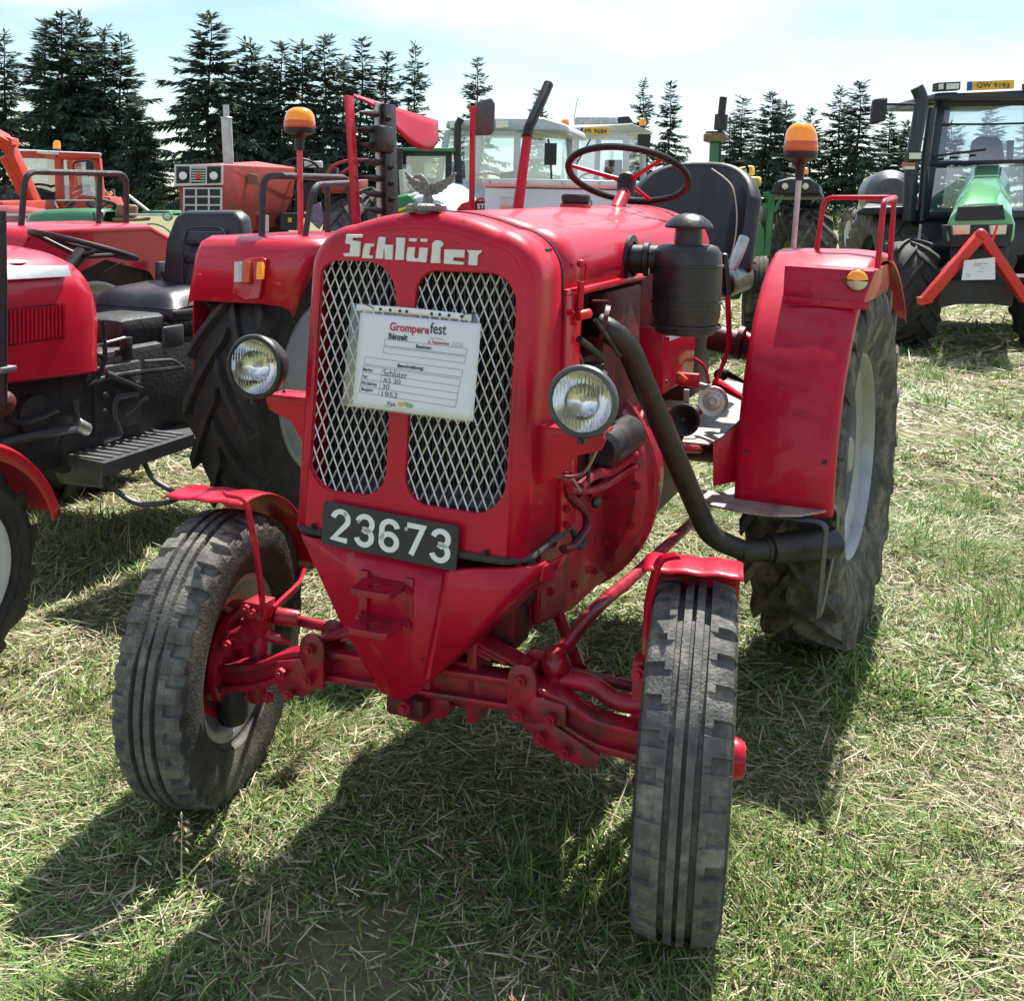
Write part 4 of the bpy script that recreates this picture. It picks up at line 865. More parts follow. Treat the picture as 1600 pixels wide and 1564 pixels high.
pt('Visit', 585, 1112, 98, 50, 'ink', 'handwriting')
def pline(pts, m='ink', w=.0007):
    mb = MB()
    for (A_, B_) in zip(pts, pts[1:]):
      for q_ in range(12):
        a = (A_[0]+(B_[0]-A_[0])*q_/12, A_[1]+(B_[1]-A_[1])*q_/12); b = (A_[0]+(B_[0]-A_[0])*(q_+1)/12, A_[1]+(B_[1]-A_[1])*(q_+1)/12)
        f_ = lambda x, y: Vector(((x-215)/1265*PW-PW/2, PH/2-(y-(130+(x-215)/1265*108))/1000*PH, 0))
        p0, p1 = f_(*a), f_(*b); d = (p1-p0).normalized(); s2 = Vector((-d.y, d.x, 0))*w/2; l_ = .0013
        mb.quad(*[Vector((k.x, k.y, l_+bulge(k.x, k.y))) for k in (p0-s2, p1-s2, p1+s2, p0+s2)])
    return mb
sl9 = lambda x, y0: y0+(x-300)*.105
for bx_ in (((510, 410), (1365, 495), (1358, 565), (510, 478)), ((505, 492), (1358, 578), (1350, 645), (502, 555)), ((312, 602), (1338, 716), (1332, 790), (308, 680)), ((305, 695), (1325, 810), (1298, 1100), (278, 980))): pline([*bx_, bx_[0]]).build('table_rule', 'ink', ps, recalc=False, flat=True)
for a_, b_ in (((298, 765), (1318, 882)), ((292, 838), (1310, 956)), ((286, 912), (1304, 1030)), ((514, 722), (492, 1002)), ((545, 1115), (645, 1126))): pline([a_, b_]).build('table_rule', 'ink', ps, recalc=False, flat=True)
for m_, pts in (('ink_yellow', ((705, 1075), (780, 1068), (778, 1100), (740, 1115), (712, 1112))), ('ink_green', ((780, 1066), (850, 1085), (872, 1110), (850, 1130), (800, 1122), (778, 1100)))):
    MB().quad(*[((x-215)/1265*PW-PW/2, PH/2-(y-(130+(x-215)/1265*108))/1000*PH, .0012+bulge((x-215)/1265*PW-PW/2, PH/2-(y-230)/1000*PH)) for x, y in pts][::-1]).build('logo', m_, ps, recalc=False, flat=True)
# ---------------------------------------------------------------- field
def ground_mat():
    m = bpy.data.materials.new('field'); m.use_nodes = True; t = m.node_tree; n = t.nodes; l = t.links; p = n['Principled BSDF']; p.inputs['Roughness'].default_value = .95; p.inputs['Specular IOR Level'].default_value = .1
    co = n.new('ShaderNodeTexCoord')
    def noise(s, d=8, r=.6):
        z = n.new('ShaderNodeTexNoise'); z.inputs['Scale'].default_value = s; z.inputs['Detail'].default_value = d; z.inputs['Roughness'].default_value = r; l.new(co.outputs['Object'], z.inputs['Vector']); return z
    def ramp(z, *st):
        r = n.new('ShaderNodeValToRGB'); e = r.color_ramp.elements; e[0].position, e[0].color = st[0][0], (*st[0][1], 1); e[1].position, e[1].color = st[-1][0], (*st[-1][1], 1)
        for q, c in st[1:-1]: k = e.new(q); k.color = (*c, 1)
        l.new(z.outputs['Fac'], r.inputs[0]); return r
    a = ramp(noise(26, 10, .72), (.30, (.055, .040, .028)), (.45, (.12, .095, .062)), (.55, (.16, .15, .085)), (.72, (.36, .33, .25)))
    b = ramp(noise(.9, 6), (.38, (.24, .28, .13)), (.62, (.38, .36, .22)))
    mx = n.new('ShaderNodeMixRGB'); mx.blend_type = 'MIX'; mx.inputs[0].default_value = .45; l.new(a.outputs[0], mx.inputs[1]); l.new(b.outputs[0], mx.inputs[2])
    l.new(mx.outputs[0], p.inputs['Base Color'])
    bu = n.new('ShaderNodeBump'); bu.inputs['Strength'].default_value = .9; bu.inputs['Distance'].default_value = .03; l.new(noise(40, 8, .7).outputs['Fac'], bu.inputs['Height']); l.new(bu.outputs[0], p.inputs['Normal'])
    MAT['field'] = m
ground_mat()
mb = MB(); mb.quad((-900, -60, 0), (900, -60, 0), (900, 1500, 0), (-900, 1500, 0)); g = mb.build('ground', 'field'); g['kind'] = 'structure'
def vnoise(x, y, s, seed):
    rg = np.random.RandomState(seed); G = rg.rand(256, 256); x = x*s+1000; y = y*s+1000; i = np.floor(x).astype(int); j = np.floor(y).astype(int); u = x-i; v = y-j
    u = u*u*(3-2*u); v = v*v*(3-2*v); i %= 255; j %= 255
    return (G[i, j]*(1-u)+G[i+1, j]*u)*(1-v)+(G[i, j+1]*(1-u)+G[i+1, j+1]*u)*v
def fbm(x, y, s, seed): return (vnoise(x, y, s, seed)+.5*vnoise(x, y, s*2.1, seed+1)+.25*vnoise(x, y, s*4.3, seed+2))/1.75
def grass_mat():
    m = bpy.data.materials.new('grass_blade'); m.use_nodes = True; t = m.node_tree; n = t.nodes; l = t.links; p = n['Principled BSDF']; p.inputs['Roughness'].default_value = .5; p.inputs['Specular IOR Level'].default_value = .35
    at = n.new('ShaderNodeAttribute'); at.attribute_name = 'col'; l.new(at.outputs['Color'], p.inputs['Base Color'])
    tr = n.new('ShaderNodeBsdfTranslucent'); l.new(at.outputs['Color'], tr.inputs[0]); ms = n.new('ShaderNodeMixShader'); ms.inputs[0].default_value = .24
    o = n['Material Output']; l.new(p.outputs[0], ms.inputs[1]); l.new(tr.outputs[0], ms.inputs[2]); l.new(ms.outputs[0], o.inputs[0]); MAT['grass_blade'] = m
grass_mat(); mat('oat', (.62, .50, .30), .6, var=.25, vs_=9)
fw2 = np.array([-math.sin(YAW), math.cos(YAW)]); rt2 = np.array([math.cos(YAW), math.sin(YAW)])
def blades(name, bins, kind, seed):
    rg = np.random.RandomState(seed); VV = []; CC = []
    for d0, d1, dens, wd, ln in bins:
        am = (d1-d0)*2*(.52*d1+1.3); nn = int(am*dens); d = d0+(d1-d0)*rg.rand(nn); lt = (rg.rand(nn)*2-1)*(.52*d1+1.3); kp = np.abs(lt) < .52*d+1.3; d = d[kp]; lt = lt[kp]; nn = len(d)
        P = np.array([CAM.x, CAM.y])+d[:, None]*fw2+lt[:, None]*rt2; x, y = P[:, 0], P[:, 1]
        f1 = fbm(x, y, 1.1, 5); f2 = fbm(x, y, 3.2, 21); f3 = fbm(x, y, .35, 40)
        az = rg.rand(nn)*2*PI
        sw = fbm(x, y, .9, 77)*2*PI*1.5; az = np.where(rg.rand(nn) < .45, sw+rg.randn(nn)*.5, az)      # mown swathes lie together
        if kind == 'green':
            keep = rg.rand(nn) < np.clip((f2*.7+f1*.9-.45)*2.3, .03, 1)*np.clip((fbm(x, y, 1.9, 60)-.22)*7, .30, 1)
            tuft = np.clip((f2-.52)*4, 0, 1); el = np.radians(np.abs(rg.randn(nn))*(14+26*tuft)+4); L = ln*(.45+.9*rg.rand(nn))*(.85+.5*tuft); W = wd*(.7+.6*rg.rand(nn))
            h = rg.rand(nn); base = np.stack([.085+.13*h, .160+.175*h, .035+.050*h], 1)
            yel = rg.rand(nn)[:, None] < np.clip(.34+(.5-f3[:, None])*1.4, .10, .8); base = np.where(yel, np.stack([.33+.16*h, .33+.14*h, .15+.09*h], 1), base)
        elif kind == 'straw':
            keep = rg.rand(nn) < np.clip((1.35-f1*1.25)*np.clip((fbm(x, y, 1.9, 60)-.25)*7, .30, 1), .05, 1)
            el = np.radians(np.where(rg.rand(nn) < .05, 35+45*rg.rand(nn), np.abs(rg.randn(nn))*9+1)); L = ln*(.4+1.0*rg.rand(nn)+2.0*(rg.rand(nn) < .02)); W = wd*(.6+.7*rg.rand(nn))
            h = rg.rand(nn); base = np.stack([.42+.32*h, .375+.30*h, .24+.25*h], 1); br = rg.rand(nn)[:, None] < .24; base = np.where(br, np.stack([.20+.12*h, .14+.09*h, .085+.06*h], 1), base)
        x, y, az, el, L, W, base = x[keep], y[keep], az[keep], el[keep], L[keep], W[keep], base[keep]; nn = len(x)
        z0 = rg.rand(nn)*(.016 if kind == 'green' else .022)
        dx, dy = np.cos(az), np.sin(az); sx, sy = -dy, dx; tw = rg.randn(nn)*.5
        def pt(t, bend, w, s):
            r = L*t*np.cos(el); zz = z0+L*np.sin(el)*t-bend*L*t*t
            zz = np.maximum(zz, .003+.002*t)
            return np.stack([x+dx*r+sx*w*s*W, y+dy*r+sy*w*s*W, zz+s*w*W*np.sin(tw)], 1)
        bd = rg.rand(nn)*.25*np.sin(el) if kind == 'green' else np.zeros(nn)
        V = np.stack([pt(0, bd, .5, -1), pt(0, bd, .5, 1), pt(.55, bd, .45, -1), pt(.55, bd, .45, 1), pt(1, bd, .06 if kind == 'green' else .35, 0)], 1)
        VV.append(V.reshape(-1, 3)); CC.append(np.repeat(base, 5, 0))
    V = np.concatenate(VV); C = np.concatenate(CC); nb = len(V)//5
    b = np.arange(nb)*5; loops = np.stack([b, b+1, b+3, b+2, b+2, b+3, b+4], 1).reshape(-1); ls = np.stack([np.arange(nb)*7, np.arange(nb)*7+4], 1).reshape(-1); lt_ = np.tile([4, 3], nb)
    me = bpy.data.meshes.new(name); me.vertices.add(len(V)); me.vertices.foreach_set('co', V.astype(np.float32).ravel()); me.loops.add(len(loops)); me.loops.foreach_set('vertex_index', loops.astype(np.int32))
    me.polygons.add(nb*2); me.polygons.foreach_set('loop_start', ls.astype(np.int32)); me.polygons.foreach_set('loop_total', lt_.astype(np.int32)); me.update(calc_edges=True)
    ca = me.color_attributes.new('col', 'FLOAT_COLOR', 'POINT'); ca.data.foreach_set('color', np.concatenate([C, np.ones((len(C), 1))], 1).astype(np.float32).ravel())
    me.materials.append(MAT['grass_blade']); o = put(name, me); o['kind'] = 'stuff'; return o
gr = blades('grass', [(.75, 3.3, 9500, .0032, .070), (3.3, 6, 4200, .0052, .095), (6, 12, 900, .010, .12), (12, 30, 150, .022, .15)], 'green', 3)
gr['label'] = 'short green mown grass of the show field'; gr['category'] = 'grass'
sw_ = blades('straw', [(.75, 3.3, 6000, .0029, .056), (3.3, 6, 3300, .0042, .068), (6, 12, 900, .010, .12), (12, 30, 120, .022, .15)], 'straw', 4)
sw_['label'] = 'dry pale mowings and stubble lying in the grass'; sw_['category'] = 'straw'
# dry oat stalks left standing
mb = MB(); rg_ = random.Random(31)
def stalk(p, h, lean, az, nk):
    top = p+Vector((math.cos(az)*lean, math.sin(az)*lean, h)); mid = p+Vector((math.cos(az)*lean*.3, math.sin(az)*lean*.3, h*.55))
    pts = [p*(1-t)**2+mid*(2*t*(1-t))+top*t*t for t in (0, .25, .5, .75, 1)]; mb.tube(pts, [.0022, .0010], 5)
    for k in range(nk):
        t = .62+.38*k/max(1, nk-1); q = p*(1-t)**2+mid*(2*t*(1-t))+top*t*t; a = rg_.random()*6.28; o = q+Vector((math.cos(a)*.009, math.sin(a)*.009, -.003)); d_ = Vector((math.cos(a)*.5, math.sin(a)*.5, -.7+rg_.random())).normalized()
        mb.tube([o, o+d_*.007, o+d_*.016], [.0010, .0036, .0004], 5); mb.tube([q, o], .0006, 3)
stalk(U(283, 1392, 'z', 0), .155, .025, 2.2, 12)
for k in range(46):
    d0 = 1.5+rg_.random()*2.6; l0 = rg_.uniform(-.5, .5)*d0; p = Vector((CAM.x, CAM.y, 0))+Vector((fw2[0], fw2[1], 0))*d0+Vector((rt2[0], rt2[1], 0))*l0
    stalk(p, rg_.uniform(.03, .13), rg_.uniform(.01, .11), rg_.random()*6.28, rg_.choice((0, 0, 4, 6)))
os_ = mb.build('oat_stalks', 'oat', None, recalc=False); os_['kind'] = 'stuff'
# ---------------------------------------------------------------- spruces
def foliage_mat(name, c1, c2):
    m = bpy.data.materials.new(name); m.use_nodes = True; t = m.node_tree; n = t.nodes; l = t.links; p = n['Principled BSDF']; p.inputs['Roughness'].default_value = .7; p.inputs['Specular IOR Level'].default_value = .2
    co = n.new('ShaderNodeTexCoord'); z = n.new('ShaderNodeTexNoise'); z.inputs['Scale'].default_value = 1.3; z.inputs['Detail'].default_value = 5; l.new(co.outputs['Object'], z.inputs[0])
    r = n.new('ShaderNodeValToRGB'); r.color_ramp.elements[0].position = .35; r.color_ramp.elements[1].position = .66; r.color_ramp.elements[0].color = (*c1, 1); r.color_ramp.elements[1].color = (*c2, 1)
    l.new(z.outputs[0], r.inputs[0]); l.new(r.outputs[0], p.inputs['Base Color']); tr = n.new('ShaderNodeBsdfTranslucent'); l.new(r.outputs[0], tr.inputs[0]); ms = n.new('ShaderNodeMixShader'); ms.inputs[0].default_value = .25
    l.new(p.outputs[0], ms.inputs[1]); l.new(tr.outputs[0], ms.inputs[2]); l.new(ms.outputs[0], n['Material Output'].inputs[0]); MAT[name] = m
foliage_mat('needles', (.060, .100, .080), (.115, .165, .125)); foliage_mat('bush_leaf', (.07, .11, .03), (.14, .19, .06))  # needles tinted bluish and lightened: distance haze put into their colour
def spruce(seed, H=16., spread=.17, bare=.06, dens=1.0):
    rg = random.Random(seed); V = []; F = []
    tr = MB(); pts = [Vector((.10*math.sin(k*.7+seed), .10*math.cos(k*.9+seed), H*k/10)) for k in range(11)]; pts[0].xy = (0, 0)
    tr.tube(pts, [.20*(1-k/10.4)+.015 for k in range(11)], 8)
    lim = MB(); z = H*bare
    def spray(p, d, L, w):
        d = d.normalized(); s = d.cross(Vector((rg.gauss(0, .4), rg.gauss(0, .4), 1))).normalized(); i = len(V); q = p+d*L
        V.extend([p-s*w*.3, p+s*w*.3, p+d*(L*.5)+s*w, q, p+d*(L*.5)-s*w]); F.append((i, i+1, i+2, i+3, i+4))
    while z < H*.985:
        t = z/H; R0 = H*spread*1.75*((1-t)**.74)*(.70+.5*rg.random())+.15; nb = rg.randint(4, 6) if t < .9 else 3; a0 = rg.random()*6.3
        for b in range(nb):
            if rg.random() < .10: continue
            a = a0+6.283*b/nb+rg.gauss(0, .25); Lb = R0*(.38+.80*rg.random()); up = .10+.9*max(0, t-.55)
            base = Vector((0, 0, z+rg.gauss(0, .12))); pr = []
            for k in range(6):
                q = k/5; r = Lb*q; pr.append(base+Vector((math.cos(a)*r, math.sin(a)*r, r*up-Lb*(.42-.30*t)*q*q+Lb*.12*q**4)))
            if t < .8: lim.tube(pr, [.035*(1-t)+.008, .005], 4)
            step = .15/dens; m = max(3, int(Lb/step))
            for k in range(m):
                q = .10+.90*(k+rg.random())/m; f = min(q*5, 4.999); i = int(f); p = pr[i].lerp(pr[i+1], f-i); dr = (pr[i+1]-pr[i]).normalized()
                clump = .6+.8*rg.random()
                for c in range(6 if t < .85 else 3):
                    sd = Vector((-math.sin(a), math.cos(a), 0))*rg.choice((-1, 1))
                    d = dr*(.4+.5*rg.random())+sd*(.25+.7*rg.random())*(1.1-q*.5)+Vector((0, 0, -1.35*rg.random()*(1.1-t)+.12*rg.random()))
                    spray(p+Vector((rg.gauss(0, .05), rg.gauss(0, .05), rg.gauss(0, .05))), d, (.40+.50*rg.random())*clump, (.056+.070*rg.random()))
        z += (.40+.22*rg.random())*(1-.45*t)/dens**.3
    for k in range(14):
        spray(Vector((0, 0, H*(.955+.045*k/14))), Vector((rg.gauss(0, .5), rg.gauss(0, .5), 1)), .4, .07)
    me = bpy.data.meshes.new('crown'); me.from_pydata([tuple(v) for v in V], [], F); me.materials.append(MAT['needles'])
    tm = tr.mesh('trunk', 'trunk'); lm = lim.mesh('branches', 'trunk', recalc=False)
    return me, tm, lm
SPR = [spruce(11, 16, .150, .10, .85), spruce(12, 16, .165, .06, 1.0), spruce(13, 16, .135, .14, .8), spruce(14, 16, .20, .05, 1.05), spruce(15, 16, .145, .10, .7), spruce(16, 16, .19, .04, .9)]
def hor(px): return 311+.0241*(px-800)
TREES = [(8, 58, 62, 4, 1), (72, 36, 70, 2, .9), (98, 22, 62, 3, 1.15), (126, 24, 64, 1, 1.0), (163, 50, 62, 4, 1), (188, 56, 63, 3, .9), (212, 150, 60, 5, 1), (236, 206, 60, 5, 1.1),
 (326, 24, 60, 3, 1.12), (362, 120, 66, 1, 1), (390, 64, 61, 1, 1), (414, 100, 67, 2, 1), (437, 70, 61, 2, 1.1), (470, 66, 62, 1, .95), (505, 60, 61, 2, 1.15), (534, 96, 66, 4, 1.1), (562, 66, 61, 4, 1.05), (602, 86, 61, 4, 1.1), (645, 76, 62, 4, .8), (640, 170, 59, 1, 1.5), (742, 96, 66, 4, .85), (838, 144, 72, 4, .9),
 (1000, 130, 72, 4, .8), (1042, 132, 71, 4, .9), (1136, 186, 70, 2, 1.1), (1155, 156, 66, 4, 1), (1200, 146, 64, 3, .85), (1222, 160, 66, 1, .9), (1262, 172, 68, 2, 1), (1306, 142, 66, 4, .95), (1335, 132, 64, 4, 1.05), (1384, 178, 66, 2, 1.1), (1412, 190, 68, 5, .9),
 (-40, 40, 64, 3, 1), (-85, 60, 64, 1, 1), (1480, 190, 70, 1, 1), (1540, 170, 70, 2, 1), (1620, 160, 70, 3, 1)]
for k, (px, ty, D, v, sp) in enumerate(TREES):
    D *= 1.3
    hp = UD(px, hor(px), D); H = 1.58+(hor(px)-ty)/FPX*D; s_ = H/16
    e = empty('spruce_tree', None, (hp.x, hp.y, 0), (0, 0, k*1.7)); sp *= 1.22 if px > 1100 else 1; e.scale = (s_*sp, s_*sp, s_)
    c, t_, b_ = SPR[v]; put('trunk', t_, e); cr = put('crown', c, e); put('branches', b_, cr)
    if ty > 200: lb, gp_ = 'small young spruce at the right-hand foot of the spruce clump behind the loader tractor', None
    elif px < 260: lb, gp_ = 'tall dark spruce in the clump behind the red front loader tractor', 'spruces behind the loader tractor'
    elif px < 700: lb, gp_ = 'tall dark spruce in the close row behind the weathered red tractor', 'spruces behind the weathered red tractor'
    elif px < 800: lb, gp_ = 'lone slim spruce rising above the silver-white cab tractor', None
    elif px < 900: lb, gp_ = 'lone spruce tip between the silver-white tractor and the PR 9684 tractor', None
    elif px < 1100: lb, gp_ = 'one of two slim spruces behind the tractor with plate PR 9684', 'two spruces behind the PR 9684 tractor'
    elif px < 1440: lb, gp_ = 'dark thin-crowned spruce in the clump behind the old green tractor', 'spruces behind the old green tractor'
    else: lb, gp_ = 'spruce seen through the cab of the modern green tractor', 'spruces behind the modern green tractor'
    thing(e, lb, 'tree', gp_)
# low scrub under the trees
for k, (px, D, Wd, Hh) in enumerate(((1322, 75, 4.5, 1.9), (250, 76, 5, 2.4), (1180, 80, 4, 2.0), (700, 82, 5, 2.0), (880, 84, 6, 2.2), (1060, 84, 5, 2.1))):
    rg = random.Random(90+k); V = []; F = []
    for q in range(2600):
        a = rg.random()*6.283; rr = rg.random()**.5; z = Hh*rg.random()*(1-rr**2*.8)*(.7+.3*math.sin(a*3+k)); p = Vector((math.cos(a)*rr*Wd, math.sin(a)*rr*1.2, z)); d = Vector((rg.gauss(0, 1), rg.gauss(0, 1), rg.gauss(.3, 1))).normalized(); s = d.cross(Vector((rg.gauss(0, 1), rg.gauss(0, 1), 1))).normalized(); i = len(V); L = .12+.14*rg.random()
        V += [p, p+d*L*.5+s*L*.25, p+d*L, p+d*L*.5-s*L*.25]; F.append((i, i+1, i+2, i+3))
    me = bpy.data.meshes.new('scrub'); me.from_pydata([tuple(v) for v in V], [], F); me.materials.append(MAT['bush_leaf']); o = put('scrub_bush', me); hp = UD(px, hor(px), D); o.location = (hp.x, hp.y, 0); o.rotation_euler.z = YAW
    thing(o, ('yellow-green bush seen between the old green tractor and the tank trailer', 'bush beside the small young spruce', 'bush behind the seat of the old green tractor', 'bush behind the silver-white cab tractor', 'bush behind the tractor with plate PR 9684', 'bush behind the exhaust stack of the old green tractor')[k], 'bush', 'scrub under the trees')
# ---------------------------------------------------------------- neighbouring red tractor parked alongside
def rebase(root, loc):
    root.location = loc; m = Matrix.Translation(-Vector(loc))
    for ch in root.children: ch.matrix_parent_inverse = m
N2 = thing(empty('tractor'), 'newer red tractor with black seat and grey footboard, parked alongside the number 23673 tractor', 'tractor')
CX = -2.39
# bonnet: cross-section lofted along y, rounded rear cowl
rws = []
for y, zt_, zb_, hw in ((-.10, 1.22, .86, .25), (-.04, 1.27, .86, .285), (.2, 1.30, .865, .292), (.6, 1.312, .862, .296), (1.02, 1.305, .845, .296), (1.10, 1.295, .838, .292), (1.19, 1.262, .832, .280), (1.24, 1.20, .826, .262), (1.265, 1.10, .824, .245)):
    sec = [(hw-.012, zb_), (hw, zb_+.012), (hw, zb_+.2), (hw-.004, zt_-.11), (hw-.020, zt_-.055), (hw-.055, zt_-.02), (hw-.10, zt_+.012), (hw-.18, zt_+.032), (0, zt_+.045)]
    rws.append([(CX+x, y, z) for x, z in sec]+[(CX-x, y, z) for x, z in reversed(sec[:-1])])
bn = MB().sheet(rws).build('bonnet', 'red_bright', N2, solid=.004, ang=38)
MB().sheet([[(CX+a, rws[-1][0][1]-.002, z) for a in (-.235, 0, .235)] for z in (.83, 1.0, 1.12)]).build('bonnet_end', 'red_bright', bn)
MB().prism([U(0, 416, 'x', CX+.270), U(106, 415, 'x', CX+.270), U(111, 431, 'x', CX+.302), U(0, 437, 'x', CX+.302)], (.003, 0, -.002)).build('trim_strip', 'silver', bn, bev=.001)
MB().ball(U(18, 410, 'x', CX+.20), .045, 18, 8, (1, 1.4, .25)).build('filler_lid', 'rim_white', bn)
fr = MB().bb((CX+.2955, .72, 1.00), (CX+.299, 1.03, 1.135)).build('louvre_panel', 'red_dark', bn)
for k in range(15): MB().bb((CX+.297, .735+k*.0200, 1.005), (CX+.305, .745+k*.0200, 1.130)).build('louvre', 'red_bright', fr)
MB().tube([U(2, 330, 'x', CX+.36), U(4, 470, 'x', CX+.36), U(4, 640, 'x', CX+.36)], .017, 10).build('exhaust_pipe', 'black_pipe', N2)
MB().box(U(8, 577, 'x', CX+.37), (.04, .07, .02)).build('pipe_clamp', 'steel', N2, bev=.003)
MB().ball(U(0, 630, 'x', CX+.33), .06, 18, 12, (.8, 1, .8)).build('silencer', 'red_dark', N2)
# engine, gearbox, linkage
MB().bb((CX-.20, .0, .45), (CX+.19, 1.15, .86)).build('engine', 'grey_cast', N2, bev=.03)
for y in (.62, .78, .95): MB().lathe([(0, 0), (.075, 0), (.08, .02), (.08, .05), (0, .06)], (CX+.18, y, .70), X, 22).build('engine_cover', 'grey_cast', N2)
MB().bb((CX-.19, 1.12, .42), (CX+.20, 2.35, .90)).build('gearbox', 'grey_cast', N2, bev=.03)
MB().bb((CX-.14, 1.5, .88), (CX+.16, 2.3, 1.02)).build('gearbox_cover', 'grey_cast', N2, bev=.04)
MB().box((CX+.205, 1.42, .70), (.03, .28, .28)).build('clutch_cover', 'grey_cast', N2, bev=.012)
for dy, dz in ((0, 0), (.07, .0), (.0, -.07), (.09, .05), (.2, .02), (.25, -.06)): bolt((CX+.222, 1.33+dy, .72+dz), X, 'grey_metal', N2, .014, .012)
MB().bar((CX+.215, 1.70, .92), (CX+.215, 1.84, .92), .02, .10).build('side_bracket', 'grey_metal', N2, bev=.01)
lk = [([(0, 693), (60, 680), (128, 668)], .017, 'grey_metal'), ([(118, 625), (122, 665)], .012, 'grey_metal'), ([(135, 600), (165, 590), (215, 582), (285, 574)], .012, 'black_paint'), ([(165, 582), (220, 606)], .013, 'grey_metal'), ([(100, 520), (160, 560)], .008, 'black_paint'),
      ([(215, 615), (180, 622), (178, 650), (190, 680), (160, 690)], .012, 'grey_metal'), ([(150, 540), (195, 528)], .006, 'steel'), ([(230, 620), (195, 650)], .007, 'grey_metal'), ([(225, 565), (270, 562), (288, 575)], .007, 'grey_metal'), ([(160, 500), (165, 560), (150, 600)], .010, 'black_paint'), ([(10, 655), (40, 662), (90, 640)], .012, 'black_paint')]
for pts, r_, m_ in lk: MB().tube([U(a, b, 'x', CX+.25) for a, b in pts], r_, 8, fil=.03).build('control_rod', m_, N2)
MB().cyl(U(118, 662, 'x', CX+.25), U(136, 672, 'x', CX+.25), .028, 12).build('rod_joint', 'steel', N2, bev=.004)
MB().box(U(197, 545, 'x', CX+.2), (.03, .05, .10)).build('lever_bracket', 'black_paint', N2, bev=.004)
# footboard with grating, apron, boarding hoop
fbz = .50
fb = [U(px, py, 'z', fbz) for px, py in ((66, 704), (160, 724), (302, 678), (290, 656), (205, 664), (150, 690))]
fo = MB().prism(fb, (0, 0, -.012)).build('footboard', 'grey_metal', N2)
MB().prism([fb[0]+Z*.002, fb[1]+Z*.002, fb[1]-Z*.10, fb[0]-Z*.16+Y*.1], (0, .006, 0)).build('apron', 'grey_metal', fo)
MB().prism([fb[1]+X*.001, fb[2]+X*.001, fb[2]-Z*.055, fb[1]-Z*.055], (.006, 0, 0)).build('edge_plate', 'grey_metal', fo)
for k in range(11):
    t = .06+.86*k/10; a = fb[1].lerp(fb[2], t)+X*(-.02); MB().bar(a+Z*.004, a+Vector((-.19, .0, .004)), .010, .008).build('grating_bar', 'steel', fo)
MB().tube([U(163, 735, 'y', 1.22), U(172, 760, 'y', 1.22), U(212, 790, 'y', 1.26), U(262, 786, 'y', 1.32), U(284, 776, 'y', 1.45)], .011, 10, fil=.06).tube([U(225, 722, 'y', 1.42), U(238, 750, 'y', 1.42), U(284, 776, 'y', 1.45)], .011, 10, fil=.05).build('boarding_hoop', 'grey_metal', N2)
# steering wheel
sc = U(131, 384, 'y', 1.45); Ms = Matrix.Translation(sc)@Matrix.Rotation(R(-14), 4, 'X')@Matrix.Rotation(R(7), 4, 'Y')
sw = MB().tube([Ms@Vector((.222*math.cos(2*PI*k/48), .222*math.sin(2*PI*k/48), 0)) for k in range(48)], .0125, 10, closed=True).build('steering_wheel', 'steer_black', N2)
for a in (95, 215, 335): MB().tube([Ms@Vector((0, 0, -.05)), Ms@Vector((.216*math.cos(R(a)), .216*math.sin(R(a)), 0))], .010, 8).build('spoke', 'steer_black', sw)
MB().tube([Ms@Vector((0, 0, -.03)), (CX, 1.24, 1.14)], [.03, .03], 14).build('steering_column', 'black_plastic', N2)
MB().tube([U(165, 426, 'y', 1.5), U(192, 412, 'y', 1.5)], [.008, .010], 8).build('throttle_lever', 'black_plastic', N2)
# seat
def cushion(name, mbf, par, m='vinyl'): return mbf.build(name, m, par, bev=.045, seg=4, ang=50)
s0 = U(228, 470, 'y', 1.95)
cu = MB(); rws = []
for i in range(13):
    v = i/12; row = []
    for j in range(15):
        u = j/14*2-1; zz = .085*(1-abs(u)**5)*(1-abs(2*v-1)**7)-.028*math.exp(-(u*2.4)**2)*(1-abs(2*v-1)**3)+.03*v
        row.append((s0.x+.02+u*.26, 1.80+v*.46, s0.z-.015+zz))
    rws.append(row)
MB().sheet(rws).build('seat_cushion', 'vinyl', N2, ang=60, sub=1)
MB().box((s0.x+.02, 2.03, s0.z-.045), (.54, .48, .07)).build('seat_base', 'vinyl', N2, bev=.03, seg=3)
bq = [U(250, 450, 'y', 2.2), U(257, 375, 'y', 2.24), U(272, 338, 'y', 2.28), U(285, 331, 'y', 2.28), U(362, 331, 'y', 2.28), U(376, 341, 'y', 2.28), U(382, 390, 'y', 2.24), U(384, 455, 'y', 2.2)]
sbk = MB().prism(bq, (0, .10, .01)).build('seat_back', 'vinyl', N2, bev=.03, seg=4, ang=50)
for (x0, x1, y0, y1) in ((288, 350, 362, 384), (285, 352, 393, 412), (283, 355, 420, 440)):
    q = [U(x0, y0, 'y', 2.222), U(x1, y0, 'y', 2.222), U(x1, y1, 'y', 2.212), U(x0, y1, 'y', 2.212)]; MB().prism(q, (0, .03, 0)).build('back_pad', 'vinyl', sbk, bev=.012, seg=3)
MB().tube([U(284, 452, 'y', 2.19), U(287, 372, 'y', 2.215), U(295, 356, 'y', 2.225), U(345, 356, 'y', 2.225), U(353, 370, 'y', 2.215), U(356, 450, 'y', 2.19)], .005, 6, fil=.03).build('piping', 'vinyl', sbk)
MB().box((s0.x+.02, 2.05, s0.z-.14), (.30, .30, .14)).build('seat_suspension', 'black_plastic', N2, bev=.02)
